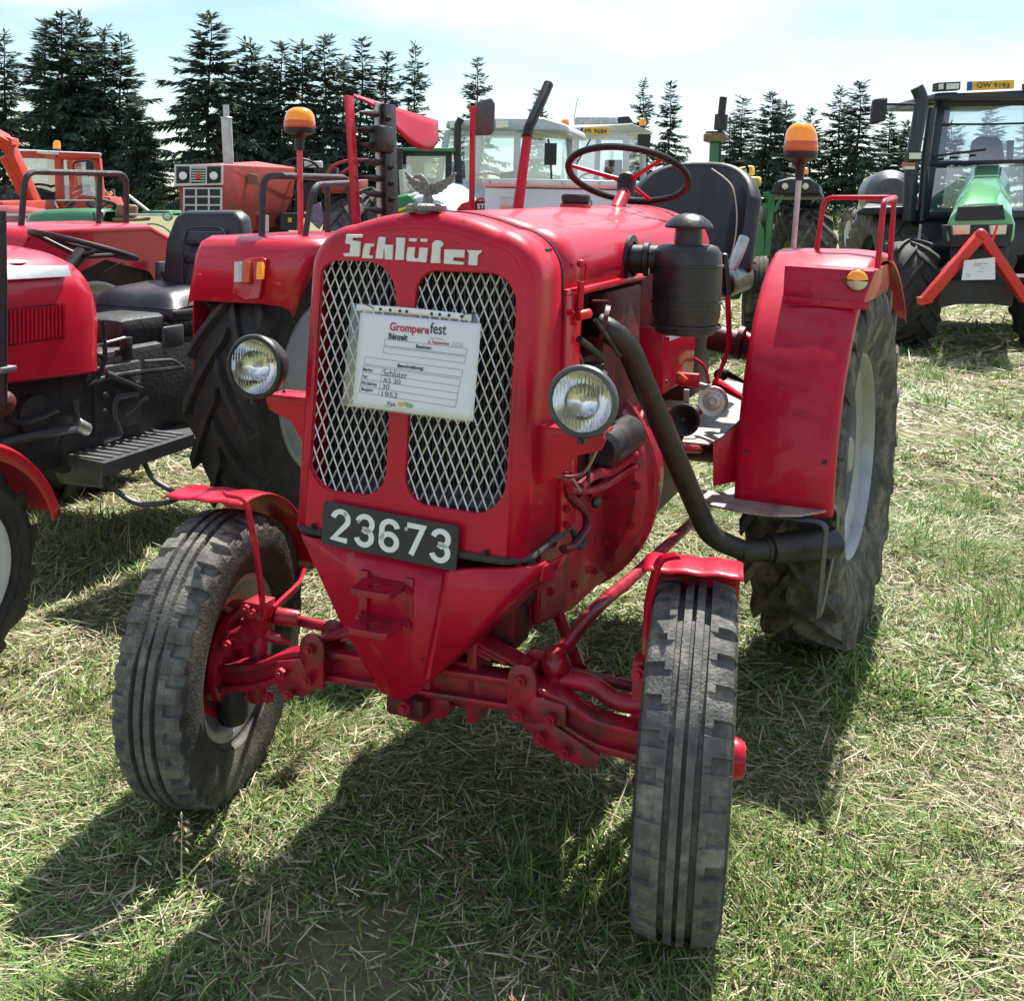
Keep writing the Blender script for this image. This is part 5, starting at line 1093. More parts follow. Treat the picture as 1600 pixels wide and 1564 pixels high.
# wheels
lt2 = lug_tyre(.70, .175, .40, 17, .040, .060, .50, mt='rubber_dark'); lr2 = rim_mesh(.40, .165, 'rim_white', .04); ld2 = disc_mesh(.365, .06, 'rim_white', .03, .09, .05, 8)
for x, a in ((-1.69, 0), (2*CX+1.69, PI)):
    wl = empty('rear_wheel', N2, (x, 2.12, .70), (R(8), 0, a)); put('tyre', lt2, wl); put('rim', lr2, wl); put('wheel_disc', ld2, wl)
ft2 = lug_tyre(.365, .095, .235, 16, .012, .035, .45, mt='rubber_dark'); fr2 = rim_mesh(.235, .095, 'rim_white', .03); fd2 = disc_mesh(.21, .03, 'rim_white', .03, .06, .05, 6)
for x, a in ((-1.795, 0), (2*CX+1.795, PI)):
    wl = empty('front_wheel', N2, (x, .16, .365), (0, 0, a)); put('tyre', ft2, wl); put('rim', fr2, wl); put('wheel_disc', fd2, wl)
MB().bar((-1.80, .19, .40), (2*CX+1.80, .19, .40), .09, .09).bb((CX-.12, .1, .40), (CX+.12, .3, .6)).build('front_axle', 'grey_cast', N2, bev=.015)
MB().cyl((-1.82, 2.12, .70), (2*CX+1.82, 2.12, .70), .11, 20).build('rear_axle', 'grey_cast', N2)
# front mudguard: arched with a folded outer lip
for sgn, cx in ((1, -1.795), (-1, 2*CX+1.795)):
    rws = []
    for i in range(21):
        a = R(125-110*i/20); row = []
        for x, d in ((-.13, -.03), (-.13, 0), (.10, .006), (.125, -.004), (.130, -.045)): row.append((cx+sgn*x, .16+(.425+d)*math.cos(a), .365+(.425+d)*math.sin(a)))
        rws.append(row)
    MB().sheet(rws).build('front_mudguard', 'red_bright', N2, solid=.004 if sgn < 0 else -.004, ang=40)
# rear fenders: flat-topped box with sloping front, inner wall, lamp
for sgn in (1, -1):
    mir = lambda p: Vector((p.x if sgn > 0 else 2*CX-p.x, p.y, p.z))
    xi, xo = -1.905, -1.40
    pr = [(1.62, .56), (1.56, 1.10), (1.535, 1.118), (1.585, 1.33), (1.615, 1.372), (1.66, 1.388), (2.45, 1.395), (2.62, 1.33), (2.80, .85)]
    t_ = MB(); rows_ = []
    for k, (y, z) in enumerate(pr[2:]):
        ww = (xo-.02, xo+.05, xo+.07, xo+.09, xo+.09, xo+.06, xo+.04)[k]
        rows_.append([mir(Vector(p)) for p in ((xi, y, z-.03), (xi+.008, y, z-.010), (xi+.03, y, z), (ww-.12, y, z+.006), (ww-.03, y+.01, z), (ww, y+.03, z-.015), (ww+.004, y+.05, z-.05))])
    rf = MB().sheet(rows_).build('rear_fender', 'red_bright', N2, solid=.004 if sgn < 0 else -.004, ang=40)
    wall = [mir(Vector((xi+.004, y, z-.015))) for y, z in ((1.575, .58), (1.56, 1.10), (1.60, 1.33), (1.66, 1.385), (2.45, 1.39), (2.62, 1.32), (2.66, .9), (2.45, 1.16), (2.12, 1.24), (1.85, 1.16), (1.68, .95), (1.63, .58))]
    MB().prism(wall, (.005*sgn, 0, 0)).build('fender_wall', 'red_bright', rf)
    if sgn > 0:
        q = [U(362, 460, 'y', 1.505), U(380, 470, 'y', 1.50), U(405, 468, 'y', 1.51), U(415, 405, 'y', 1.55), U(408, 402, 'y', 1.55), U(366, 407, 'y', 1.545)]
        lo = MB().prism(q, (0, .05, .0)).build('tail_lamp', 'lamp_red', rf, bev=.008, seg=3)
        for (x0, x1, y0, y1, m_) in ((365, 377, 409, 441, 'lamp_clear'), (377.5, 389, 408, 442, 'amber_dark'), (400, 409, 410, 437, 'amber')):
            q = [U(x0, y1, 'y', 1.499), U(x1, y1, 'y', 1.499), U(x1+1, y0, 'y', 1.535), U(x0+1, y0, 'y', 1.535)]; MB().prism(q, (0, .02, 0)).build('lamp_lens', m_, lo, bev=.002)
    # hand rail
    xr = -1.70; rl = [Vector((xr, 1.77, 1.385)), Vector((xr-.01, 1.79, 1.655)), Vector((xr, 2.50, 1.665)), Vector((xr+.02, 2.52, 1.385))]
    hr = MB().tube([mir(p) for p in rl], .0155, 10, fil=.07).tube([mir(Vector((xr+.01, 2.30, 1.39))), mir(Vector((xr, 2.30, 1.655)))], .014, 10).build('hand_rail', 'grey_cast', N2)
    if sgn > 0: MB().tube([Vector((-1.50, 1.80, 1.385)), Vector((-1.50, 1.86, 1.62)), Vector((-1.52, 2.3, 1.64)), Vector((-1.69, 2.48, 1.655))], .0135, 10, fil=.07).build('hand_rail', 'grey_cast', N2)
beacon(N2, U(470, 372, 'y', 2.0), U(468, 218, 'y', 2.0), U(467, 168, 'y', 2.0).z-U(468, 218, 'y', 2.0).z+.0, .070, 'red_bright', .014)
MB().box(U(255, 425, 'x', -2.80), (.03, .10, .11)).ball(U(258, 428, 'x', -2.78), .022, 12, 8).build('lever_quadrant', 'grey_metal', N2, bev=.006)
rebase(N2, (CX, 1.2, 0))
# ---------------------------------------------------------------- tractors in the rows behind
class BG:
    """a tractor standing on the field at depth D; photo pixels + depth offset -> local metres (x right, y away, z up)"""
    def __init__(s, px0, D, name='tractor'):
        s.D = D; s.px0 = px0; s.root = empty(name); gp = CAM+ray(px0, hor(px0))*D; s.root.location = (gp.x, gp.y, 0); s.root.rotation_euler = (0, 0, YAW); s.n = 0
    def P(s, px, py, dy=0.):
        d = s.D+dy; k = d/FPX; return Vector(((px-PPX)*k-(s.px0-PPX)*s.D/FPX, dy, CAM.z+(hor(px)-py)*k))
    def poly(s, name, m, pts, dy=0., ext=.03, par=None, bev=.004):
        return MB().prism([s.P(*p, dy) if len(p) == 2 else s.P(*p) for p in pts], (0, ext, 0)).build(name, m, par or s.root, bev=bev, seg=1)
    def hexa(s, name, m, front, back, par=None, bev=.02, seg=2):
        """loft between two px polygons (x, y, dy)"""
        mb = MB(); n = len(front); mb.v = [s.P(*p) for p in front]+[s.P(*p) for p in back]
        mb.f = [tuple(range(n-1, -1, -1)), tuple(range(n, 2*n))]+[(k, (k+1) % n, n+(k+1) % n, n+k) for k in range(n)]
        return mb.build(name, m, par or s.root, bev=bev, seg=seg, ang=45)
    def tube(s, name, m, pts, r, par=None, fil=0, n=10): return MB().tube([s.P(*p) for p in pts], r, n, fil=fil).build(name, m, par or s.root)
    def wheel(s, px, r, hw, dy, rr=None, m='rim_white', rot=0, rib=False, nl=16, tyre='rubber', nm='wheel'):
        rr = rr or r*.52; key = ('w', r, hw, rr, rib, nl, tyre, m)
        if key not in BM: BM[key] = (rib_tyre(r, hw, rr, 24, tyre) if rib else lug_tyre(r, hw, rr, nl, r*.055, r*.085, .5, tyre, seg=48), rim_mesh(rr, hw*.8, m, .05, n=32), disc_mesh(rr*.88, 0, m, .03, rr*.25, .05, 6, n=32))
        a, b, c = BM[key]; x = s.P(px, 0, dy).x; w = empty(nm, s.root, (x, dy, r), (0, 0, rot)); put('tyre', a, w); put('rim', b, w); put('wheel_disc', c, w); return w
    def lamp(s, name, px, py, dy, r, par=None, m='lamp_clear', ring='black_plastic'):
        c = s.P(px, py, dy); o = MB().lathe([(0, .03), (r*1.15, .03), (r*1.2, -.01), (r*1.0, -.012)], c, (0, 1, 0), 20).build(name, ring, par or s.root)
        MB().lathe([(r, -.008), (r*.6, -.02), (0, -.025)], c, (0, 1, 0), 20).build('lamp_glass', m, o); return o
    def beacon(s, px, py0, py1, dy, wpx, m='amber'):
        r = wpx/2*(s.D+dy)/FPX; a = s.P(px, py1, dy); h = (py1-py0)*(s.D+dy)/FPX
        o = MB().lathe([(0, 0), (r*1.1, 0), (r*1.1, h*.18), (r, h*.2)], a, Z, 16).build('beacon', 'black_plastic', s.root)
        MB().lathe([(r, h*.18), (r*.98, h*.7), (r*.8, h*.93), (r*.4, h), (0, h)], a, Z, 18).build('beacon_dome', m, o)
    def text(s, txt, px, py, hpx, dy, m, wpx, name='lettering', par=None, bold=0):
        mb = text_mesh(txt, 1, 0, bold); xs = [v.x for v in mb.v]; ys = [v.y for v in mb.v]; k = (s.D+dy)/FPX; o = s.P(px, py, dy)
        mb.v = [Vector((o.x+(v.x-min(xs))/(max(xs)-min(xs))*wpx*k, o.y, o.z+(v.y-min(ys))/(max(ys)-min(ys))*hpx*k-(v.x-min(xs))/(max(xs)-min(xs))*wpx*k*.0)) for v in mb.v]
        return mb.build(name, m, par or s.root, flat=True, recalc=False)
def steer(b, px, py, dy, r, m='steer_black', tilt=-30):
    c = b.P(px, py, dy); Mx = Matrix.Translation(c)@Matrix.Rotation(R(tilt), 4, 'X'); w_ = MB().tube([Mx@Vector((r*math.cos(2*PI*k/28), r*math.sin(2*PI*k/28), 0)) for k in range(28)], .016, 8, closed=True).build('steering_wheel', m, b.root)
    for a in (90, 210, 330): MB().tube([Mx@Vector((0, 0, -.03)), Mx@Vector((r*math.cos(R(a)), r*math.sin(R(a)), 0))], .009, 6).build('spoke', m, w_)
    MB().tube([Mx@Vector((0, 0, -.02)), Mx@Vector((0, -.05, -.4))], .022, 8).build('steering_column', m, b.root)

# --- weathered red tractor with twin lamps in a square front
b = BG(310, 12.5); thing(b.root, 'weathered red tractor with square lattice front, twin headlights and upright exhaust', 'tractor')
hd = b.hexa('hood', 'red_old', [(275, 258, .05), (346, 256, .05), (350, 330, .05), (350, 372, .05), (284, 372, .05)], [(400, 252, 1.75), (463, 262, 1.75), (458, 310, 1.75), (452, 350, 1.75), (398, 350, 1.75)])
fp = b.poly('lamp_panel', 'silver_body', [(272, 257), (347, 257), (347, 289), (272, 291)], 0, .05, hd)
b.poly('lamp_panel_inset', 'dark_body', [(275, 260), (296, 260), (296, 286), (275, 287)], -.004, .02, hd); b.poly('lamp_panel_inset', 'dark_body', [(323, 260), (345, 260), (345, 286), (323, 287)], -.004, .02, hd)
b.poly('grille_inset', 'dark_body', [(298, 261), (321, 261), (321, 286), (298, 287)], -.002, .02, hd)
for k in range(6): b.poly('grille_slat', 'silver_body', [(298, 262+4*k), (321, 262+4*k), (321, 263.6+4*k), (298, 263.6+4*k)], -.012, .012, hd, 0)
b.poly('emblem', 'orange_red', [(306, 271), (313, 271), (313, 280), (306, 280)], -.02, .01, hd)
for px in (286, 334): b.lamp('headlight', px, 274.5, -.015, .048, hd, 'digit_white')
b.poly('front_lattice_back', 'dark_body', [(286, 293), (346, 292), (346, 372), (286, 372)], .0, .03, hd)
for x in (286, 305, 325, 344): b.poly('lattice_bar', 'silver_body', [(x, 293), (x+2.6, 293), (x+2.6, 372), (x, 372)], -.012, .02, hd, 0)
for y in (293, 306, 319, 332, 345): b.poly('lattice_bar', 'silver_body', [(286, y), (346, y), (346, y+2.4), (286, y+2.4)], -.016, .018, hd, 0)
b.poly('side_vent', 'brown_seat', [(386, 270), (402, 273), (402, 289), (387, 287)], .6, .02, hd)
b.hexa('engine', 'red_dark', [(352, 312, .5), (372, 312, .5), (372, 372, .5), (352, 372, .5)], [(430, 308, 1.7), (455, 308, 1.7), (452, 372, 1.7), (430, 372, 1.7)])
b.tube('exhaust', 'galv', [(357, 260, .7), (353, 186, .7)], .062); b.tube('exhaust_tip', 'galv', [(353, 186, .7), (352, 165, .7)], .035); MB().lathe([(.066, 0), (.072, .004), (.072, .014), (.066, .018)], b.P(353, 186, .7), Z, 20, closed=True).build('exhaust_ring', 'steel', b.root)
MB().cyl(b.P(413, 362, .9), b.P(413, 336, .9), .055, 16).build('oil_filter', 'white_body', b.root); b.poly('battery', 'dark_body', [(438, 333), (464, 333), (463, 360), (438, 359)], 1.2, .3); b.poly('battery_label', 'yellow', [(450, 340), (456, 340), (456, 347), (450, 347)], 1.19, .01)
b.poly('mirror', 'white_body', [(474, 252), (502, 252), (503, 262), (475, 262)], 2.0, .05); b.poly('dashboard', 'dark_body', [(462, 285), (495, 285), (490, 325), (460, 325)], 1.9, .15)
b.tube('hand_rail', 'red_old', [(508, 300, 2.4), (512, 262, 2.4), (540, 250, 2.4), (575, 250, 2.4)], .022, fil=.12); b.tube('hand_rail', 'red_old', [(528, 300, 2.4), (532, 268, 2.4), (560, 258, 2.4)], .022, fil=.12)
b.hexa('fender', 'red_old', [(502, 285, 2.0), (540, 283, 2.0), (540, 300, 2.0), (502, 302, 2.0)], [(515, 283, 3.2), (575, 280, 3.2), (575, 300, 3.2), (515, 302, 3.2)])
b.poly('cloth_rag', 'cloth', [(485, 322), (500, 316), (506, 345), (498, 358), (484, 345)], 1.8, .1); b.poly('seat', 'dark_body', [(490, 262), (525, 262), (525, 300), (490, 300)], 2.7, .2); steer(b, 470, 262, 2.0, .22)
b.wheel(543, .80, .24, 2.6, tyre='rubber_worn', nm='rear_wheel'); b.wheel(395, .80, .24, 2.9, tyre='rubber_worn', nm='rear_wheel'); b.wheel(268, .42, .13, .4, rib=True, nm='front_wheel'); b.wheel(372, .42, .13, .4, rib=True, nm='front_wheel')

# --- red cab tractor with front loader
b = BG(110, 14); thing(b.root, 'red cab tractor with white roof edge, orange beacon and front loader arm', 'tractor')
def cab(b, pts_f, pts_b, roof, m='orange_red', post=.035, glass='glass', roofm=None, lower=None):
    """four-post cab: pts = [(x,y,dy) bottom-left, top-left, top-right, bottom-right] front and back"""
    c = empty('cab', b.root); F_ = [b.P(*p) for p in pts_f]; B_ = [b.P(*p) for p in pts_b]
    for a, t in ((F_[0], F_[1]), (F_[3], F_[2]), (B_[0], B_[1]), (B_[3], B_[2])): MB().bar(a, t, post*2, post*2, (0, 1, 0)).build('cab_post', m, c, bev=.008)
    for a, t in ((F_[1], F_[2]), (F_[0], F_[3]), (B_[1], B_[2]), (B_[0], B_[3]), (F_[1], B_[1]), (F_[2], B_[2]), (F_[0], B_[0]), (F_[3], B_[3])): MB().bar(a, t, post*1.7, post*1.7).build('cab_rail', m, c, bev=.006)
    for q in ((F_[0], F_[1], F_[2], F_[3]), (B_[0], B_[1], B_[2], B_[3]), (F_[0], F_[1], B_[1], B_[0]), (F_[3], F_[2], B_[2], B_[3])): MB().quad(*q).build('window_pane', glass, c)
    if roof:
        rf = MB(); up = Vector((0, 0, roof)); o_ = .10; rp_ = [F_[1]+Vector((-o_, -o_, .02)), F_[2]+Vector((o_, -o_, .02)), B_[2]+Vector((o_, o_, .02)), B_[1]+Vector((-o_, o_, .02))]
        rf.prism(rp_, up); rf.build('roof', roofm or m, c, bev=min(.06, roof*.4), seg=3)
    return c
c = cab(b, [(95, 340, .2), (92, 245, .2), (152, 248, .2), (160, 340, .2)], [(20, 340, 1.6), (28, 240, 1.6), (80, 244, 1.6), (85, 340, 1.6)], .05, 'orange_red', .045, roofm='white_body')
b.poly('door_frame', 'orange_red', [(92, 238), (155, 240), (156, 248), (92, 246)], .05, .05, c); b.poly('roof_side', 'orange_red', [(30, 236), (92, 236), (92, 248), (30, 247)], .6, .05, c)
b.tube('mirror_arm', 'black_plastic', [(115, 275, -.05), (115, 253, -.05), (140, 251, -.05)], .012, c, .05); b.poly('mirror', 'black_plastic', [(134, 252), (146, 252), (146, 271), (134, 271)], -.15, .05, c)
b.poly('lower_panel', 'orange_red', [(122, 305), (172, 308), (178, 324), (118, 324)], 0, .4); b.hexa('hood', 'orange_red', [(-60, 315, -1.6), (5, 315, -1.6), (5, 372, -1.6), (-60, 372, -1.6)], [(40, 312, .3), (100, 312, .3), (100, 372, .3), (40, 372, .3)])
b.beacon(89, 220, 236, .6, 11)
b.tube('amber_lamp', 'amber', [(171, 300, 0), (173, 304, 0)], .03)
mb = MB(); mb.bar(b.P(12, 222, -.8), b.P(60, 330, -.4), .10, .20, (0, 1, 0)); mb.build('loader_arm', 'orange_red', b.root, bev=.01); b.tube('loader_ram', 'orange_red', [(5, 245, -.8), (36, 305, -.6)], .045); mb = MB(); mb.bar(b.P(-40, 196, -1.2), b.P(16, 226, -.8), .14, .26, (0, 1, 0)); mb.build('loader_arm', 'orange_red', b.root, bev=.01); b.poly('loader_joint', 'orange_red', [(2, 212), (18, 216), (20, 228), (4, 228)], -.95, .2)
b.poly('seat', 'dark_body', [(60, 290), (85, 290), (85, 340), (60, 340)], 1.0, .2); steer(b, 70, 300, .6, .2)
for px, r_, dy in ((20, .8, 1.4), (150, .8, 1.2)): b.wheel(px, r_, .22, dy, nm='rear_wheel', m='orange_red')
for px in (-65, 30): b.wheel(px, .45, .14, -1.2, nm='front_wheel', m='orange_red')

# --- red round-nosed tractor far left
b = BG(10, 9.6); thing(b.root, 'red round-nosed tractor with white bonnet top and chrome name beside the loader tractor', 'tractor')
rws = []
for k, (dx, dy) in enumerate(((-70, 1.4), (-30, 1.0), (10, .55), (40, .25), (58, .06), (67, .0), (70, .0))):
    hh = (52, 52, 50, 46, 40, 34, 26)[k]; wv_ = (.26, .26, .26, .25, .22, .17, .12)[k]; c0 = b.P(dx, 372, dy); top = b.P(dx, 372-hh, dy); row = []
    for j in range(13):
        a = PI*j/12; row.append(Vector((c0.x+.1, c0.y-math.cos(a)*wv_*1.2, c0.z+(top.z-c0.z)*min(1, math.sin(a)*1.25))))
    rws.append(row)
hb = MB().sheet(rws).build('hood', 'red_old', b.root, ang=60, solid=.005)
b.poly('white_stripe', 'white_body', [(-30, 333), (66, 334), (66, 337), (-30, 337)], -.33, .01, hb, 0); b.text('Gü', 28, 349, 9, -.36, 'chrome', 16, 'name_script', hb, .01)
b.hexa('engine', 'red_dark', [(-60, 350, 0), (40, 350, 0), (40, 440, 0), (-60, 440, 0)], [(-60, 350, .5), (40, 350, .5), (40, 440, .5), (-60, 440, .5)])
for px, dy in ((52, -.45), (52, .75)): b.wheel(px, .34, .09, dy, rib=True, nm='front_wheel', m='red_old', rot=PI/2)
for px, dy in ((-95, -.6), (-95, .9)): b.wheel(px, .6, .15, dy, nm='rear_wheel', m='red_old', rot=PI/2)
b.tube('front_axle', 'red_old', [(52, 440, -.4), (52, 440, .7)], .04); b.tube('rear_axle', 'red_old', [(-95, 420, -.5), (-95, 420, .8)], .06)

# --- small green vintage tractor
b = BG(130, 8.8); thing(b.root, 'small green vintage tractor with pale bonnet, brown seat and green exhaust stack', 'tractor')
rws = []
for k, (x, ty, hw) in enumerate(((47, 350, .06), (50, 340, .14), (60, 332, .20), (85, 327, .235), (130, 325, .245), (165, 326, .245), (176, 330, .235))):
    row = []; c0 = b.P(x, 372, 0); tz = b.P(x, ty, 0).z
    for j in range(15):
        a = PI*j/14; row.append(Vector((c0.x, -math.cos(a)*hw, c0.z+(tz-c0.z)*min(1, math.sin(a)*1.35))))
    rws.append(row)
hb = MB().sheet(rws).build('hood', 'green_old', b.root, ang=50, solid=.004); b.poly('hood_strap', 'dark_body', [(145, 331), (147, 331), (150, 358), (148, 358)], -.26, .01, hb, 0); b.poly('hood_strap', 'dark_body', [(158, 331), (160, 331), (163, 352), (161, 352)], -.26, .01, hb, 0)
b.tube('exhaust', 'green_old', [(153, 328, 0), (153, 283, 0)], .020); b.poly('side_trim', 'yellow', [(80, 357), (172, 352), (172, 353.2), (80, 358.2)], -.26, .01, hb, 0)
steer(b, 158, 319, .1, .11, 'grey_cast', -20); b.tube('windscreen_rail', 'galv', [(90, 325, -.2), (84, 313, -.2), (148, 313, -.2)], .006, fil=.03)
b.hexa('seat_back', 'brown_seat', [(182, 318, -.15), (215, 320, -.15), (212, 342, -.15), (178, 340, -.15)], [(184, 318, .25), (217, 320, .25), (214, 342, .25), (180, 340, .25)], bev=.03); b.poly('seat_base', 'brown_seat', [(175, 340), (210, 341), (208, 346), (176, 346)], -.2, .4)
rws = []
for i in range(15):
    a = R(185-190*i/14); rws.append([b.P(238, 388, dy)+Vector((.19*math.cos(a)+0, 0, .19*math.sin(a))) for dy in (-.5, -.42, -.22)])
MB().sheet(rws).build('fender', 'green_old', b.root, solid=.006); b.tube('fender_rail', 'galv', [(200, 335, -.3), (268, 336, -.3)], .009); b.lamp('work_lamp', 262, 338, -.35, .03, None, 'lamp_clear', 'green_old')
b.poly('tool_tray', 'green_old', [(222, 329), (266, 329), (268, 334), (222, 334)], .1, .3); b.tube('tool_rod', 'galv', [(200, 305, .5), (232, 330, .4)], .012)
b.hexa('chassis', 'green_old', [(60, 360, -.15), (230, 360, -.15), (230, 440, -.15), (60, 440, -.15)], [(60, 360, .2), (230, 360, .2), (230, 440, .2), (60, 440, .2)])
for dy in (-.36, .42): b.wheel(238, .60, .12, dy, nm='rear_wheel', m='green_old', rot=PI/2)
for dy in (-.4, .4): b.wheel(70, .32, .07, dy, rib=True, nm='front_wheel', m='green_old', rot=PI/2)
b.tube('front_axle', 'green_old', [(70, 470, -.4), (70, 470, .4)], .03); b.tube('rear_axle', 'green_old', [(238, 430, -.4), (238, 430, .4)], .05)

# --- green cab tractor with yellow stripe behind the cutter bar
b = BG(640, 14.5); thing(b.root, 'green cab tractor with yellow bonnet stripe behind the upright cutter bar', 'tractor')
cab(b, [(622, 330, 0), (615, 240, 0), (700, 240, 0), (700, 330, 0)], [(628, 325, 1.5), (622, 244, 1.5), (700, 244, 1.5), (700, 325, 1.5)], .05, 'dark_body', .04, roofm='green')
b.hexa('hood', 'green', [(600, 312, -1.8), (640, 304, -1.8), (650, 316, -1.8), (650, 395, -1.8), (600, 395, -1.8)], [(640, 298, .1), (690, 298, .1), (694, 310, .1), (694, 385, .1), (640, 385, .1)]); b.poly('stripe', 'yellow', [(612, 330), (652, 316), (652, 320), (612, 335)], -1.84, .02); b.text('JOHN', 632, 334, 4, -1.86, 'yellow', 16)
b.poly('mirror', 'black_plastic', [(614, 232), (627, 232), (627, 262), (614, 263)], -.3, .08); b.poly('seat', 'dark_body', [(650, 278), (682, 278), (682, 328), (650, 328)], .7, .2); steer(b, 660, 290, .4, .2)
for px in (585, 720): b.wheel(px, .85, .25, .9, nm='rear_wheel', m='yellow')
for px in (600, 690): b.wheel(px, .55, .18, -1.2, nm='front_wheel', m='yellow')

# --- silver-white cab tractor with red bonnet sides
b = BG(780, 15); thing(b.root, 'silver-white cab tractor with four roof lights and red bonnet side panels', 'tractor')
c = cab(b, [(682, 300, 0), (697, 208, 0), (806, 208, 0), (806, 300, 0)], [(740, 300, 1.7), (752, 212, 1.7), (886, 212, 1.7), (893, 300, 1.7)], .0, 'silver_body', .045)
mb = MB(); mb.prism([b.P(692, 202, -.15), b.P(694, 188, -.15), b.P(760, 184, -.15), b.P(845, 184, -.05), b.P(884, 196, .1), b.P(888, 210, .1), b.P(810, 204, -.1)], (.35, 1.7, 0)); mb.build('roof', 'silver_body', c, bev=.05, seg=3)
for px in (711, 782): b.poly('roof_light', 'lamp_clear', [(px-10, 190), (px+10, 190), (px+10, 200), (px-10, 201)], -.2, .06, c); 
b.poly('roof_badge', 'lamp_red', [(733, 192), (742, 192), (742, 197), (733, 197)], -.2, .05, c)
hd = b.hexa('hood', 'silver_body', [(600, 345, -2.2), (606, 318, -2.2), (660, 305, -2.2), (690, 312, -2.2), (715, 345, -2.2), (715, 420, -2.2), (600, 420, -2.2)], [(668, 330, .1), (672, 288, .1), (700, 278, .1), (735, 278, .1), (770, 300, .1), (770, 390, .1), (668, 390, .1)], bev=.05)
b.poly('red_panel', 'red', [(712, 330), (722, 318), (742, 312), (742, 350), (714, 350)], -1.9, .05, hd); b.poly('air_slot', 'dark_body', [(645, 335), (660, 335), (657, 341), (650, 341)], -2.24, .02, hd); b.poly('air_slot', 'dark_body', [(678, 335), (692, 335), (689, 341), (682, 341)], -2.24, .02, hd)
rws = [[b.P(752+14*math.cos(R(a))*q, 330-22*math.sin(R(a))*q, -1.5) for q in (1, .82)] for a in range(0, 181, 12)]; MB().sheet(rws).build('side_arch', 'red', hd, solid=.04)
b.poly('name_panel', 'red_dark', [(742, 314), (764, 314), (764, 330), (742, 330)], -1.46, .02, hd); b.text('STE', 746, 326, 8, -1.49, 'digit_white', 17, 'lettering', hd, .02)
b.tube('exhaust', 'black_pipe', [(718, 300, -.5), (713, 240, -.5), (713, 196, -.5), (718, 186, -.5)], .05, None, .1); b.poly('mirror', 'black_plastic', [(849, 224), (868, 224), (868, 258), (849, 258)], -.2, .08, c); b.tube('mirror_arm', 'black_plastic', [(862, 295, -.1), (858, 240, -.15), (854, 218, -.1)], .014, c)
b.poly('seat', 'dark_body', [(780, 270), (808, 266), (812, 300), (780, 300)], .8, .25, c); steer(b, 762, 285, .4, .24); b.poly('dash', 'dark_body', [(730, 280), (760, 280), (765, 300), (725, 300)], .2, .2, c); b.tube('wiper', 'black_plastic', [(690, 292, -.06), (735, 285, -.06)], .012, c); b.poly('sticker', 'yellow', [(754, 271), (761, 271), (761, 279), (754, 279)], .1, .01, c)
for px in (690, 905): b.wheel(px, .85, .26, 1.3, nm='rear_wheel', m='silver')
for px in (600, 750): b.wheel(px, .58, .2, -1.4, nm='front_wheel', m='silver')

# --- white cab tractor with plate PR 9684
b = BG(950, 19); thing(b.root, 'white cab tractor with yellow roof plate PR 9684 and roof light bar', 'tractor')
c = cab(b, [(895, 305, 0), (898, 213, 0), (975, 213, 0), (978, 305, 0)], [(930, 300, 1.6), (932, 216, 1.6), (1000, 216, 1.6), (1006, 300, 1.6)], 0, 'white_body', .05)
mb = MB(); mb.prism([b.P(888, 211, -.25), b.P(888, 199, -.25), b.P(985, 194, -.25), b.P(1016, 204, .1), b.P(1016, 212, .1)], (.15, 1.6, 0)); mb.build('roof', 'white_body', c, bev=.05, seg=3)
b.poly('light_bar', 'galv', [(896, 184), (962, 184), (962, 194), (894, 195)], -.1, .2, c); b.poly('roof_pod', 'dark_body', [(962, 184), (978, 182), (986, 192), (962, 193)], -.05, .3, c)
b.poly('number_plate', 'plate_yellow', [(908, 200), (948, 200), (948, 210.5), (908, 210.5)], -.32, .03, c, .002); b.poly('plate_band', 'plate_blue', [(904, 200), (908, 200), (908, 210.5), (904, 210.5)], -.321, .03, c, .001); b.text('PR 9684', 911, 208.6, 7, -.335, 'ink', 34, 'plate_number', c, .01)
b.tube('antenna', 'steel', [(893, 190, 0), (898, 155, 0)], .008); b.beacon(880, 187, 201, -1, 13); b.beacon(1000, 186, 200, 0, 10); b.tube('exhaust', 'chrome', [(888, 300, -.6), (890, 215, -.6), (894, 203, -.6)], .045, None, .06); b.tube('exhaust', 'chrome', [(878, 300, -1), (880, 205, -1)], .03)
b.poly('mirror', 'black_plastic', [(994, 210), (1013, 210), (1013, 234), (994, 234)], -.3, .1, c); b.poly('seat', 'dark_body', [(945, 250), (970, 250), (972, 300), (942, 300)], .8, .25, c); steer(b, 925, 282, .5, .25); b.tube('wiper', 'black_plastic', [(900, 255, -.08), (920, 218, -.08)], .012, c)
b.hexa('hood', 'white_body', [(880, 330, -2), (905, 300, -2), (960, 300, -2), (975, 330, -2), (975, 385, -2), (880, 385, -2)], [(893, 305, 0), (905, 292, 0), (965, 292, 0), (980, 305, 0), (980, 375, 0), (893, 375, 0)], bev=.04)
for px in (880, 1010): b.wheel(px, .9, .27, 1.2, nm='rear_wheel', m='silver')
for px in (885, 975): b.wheel(px, .6, .2, -1.3, nm='front_wheel', m='silver')

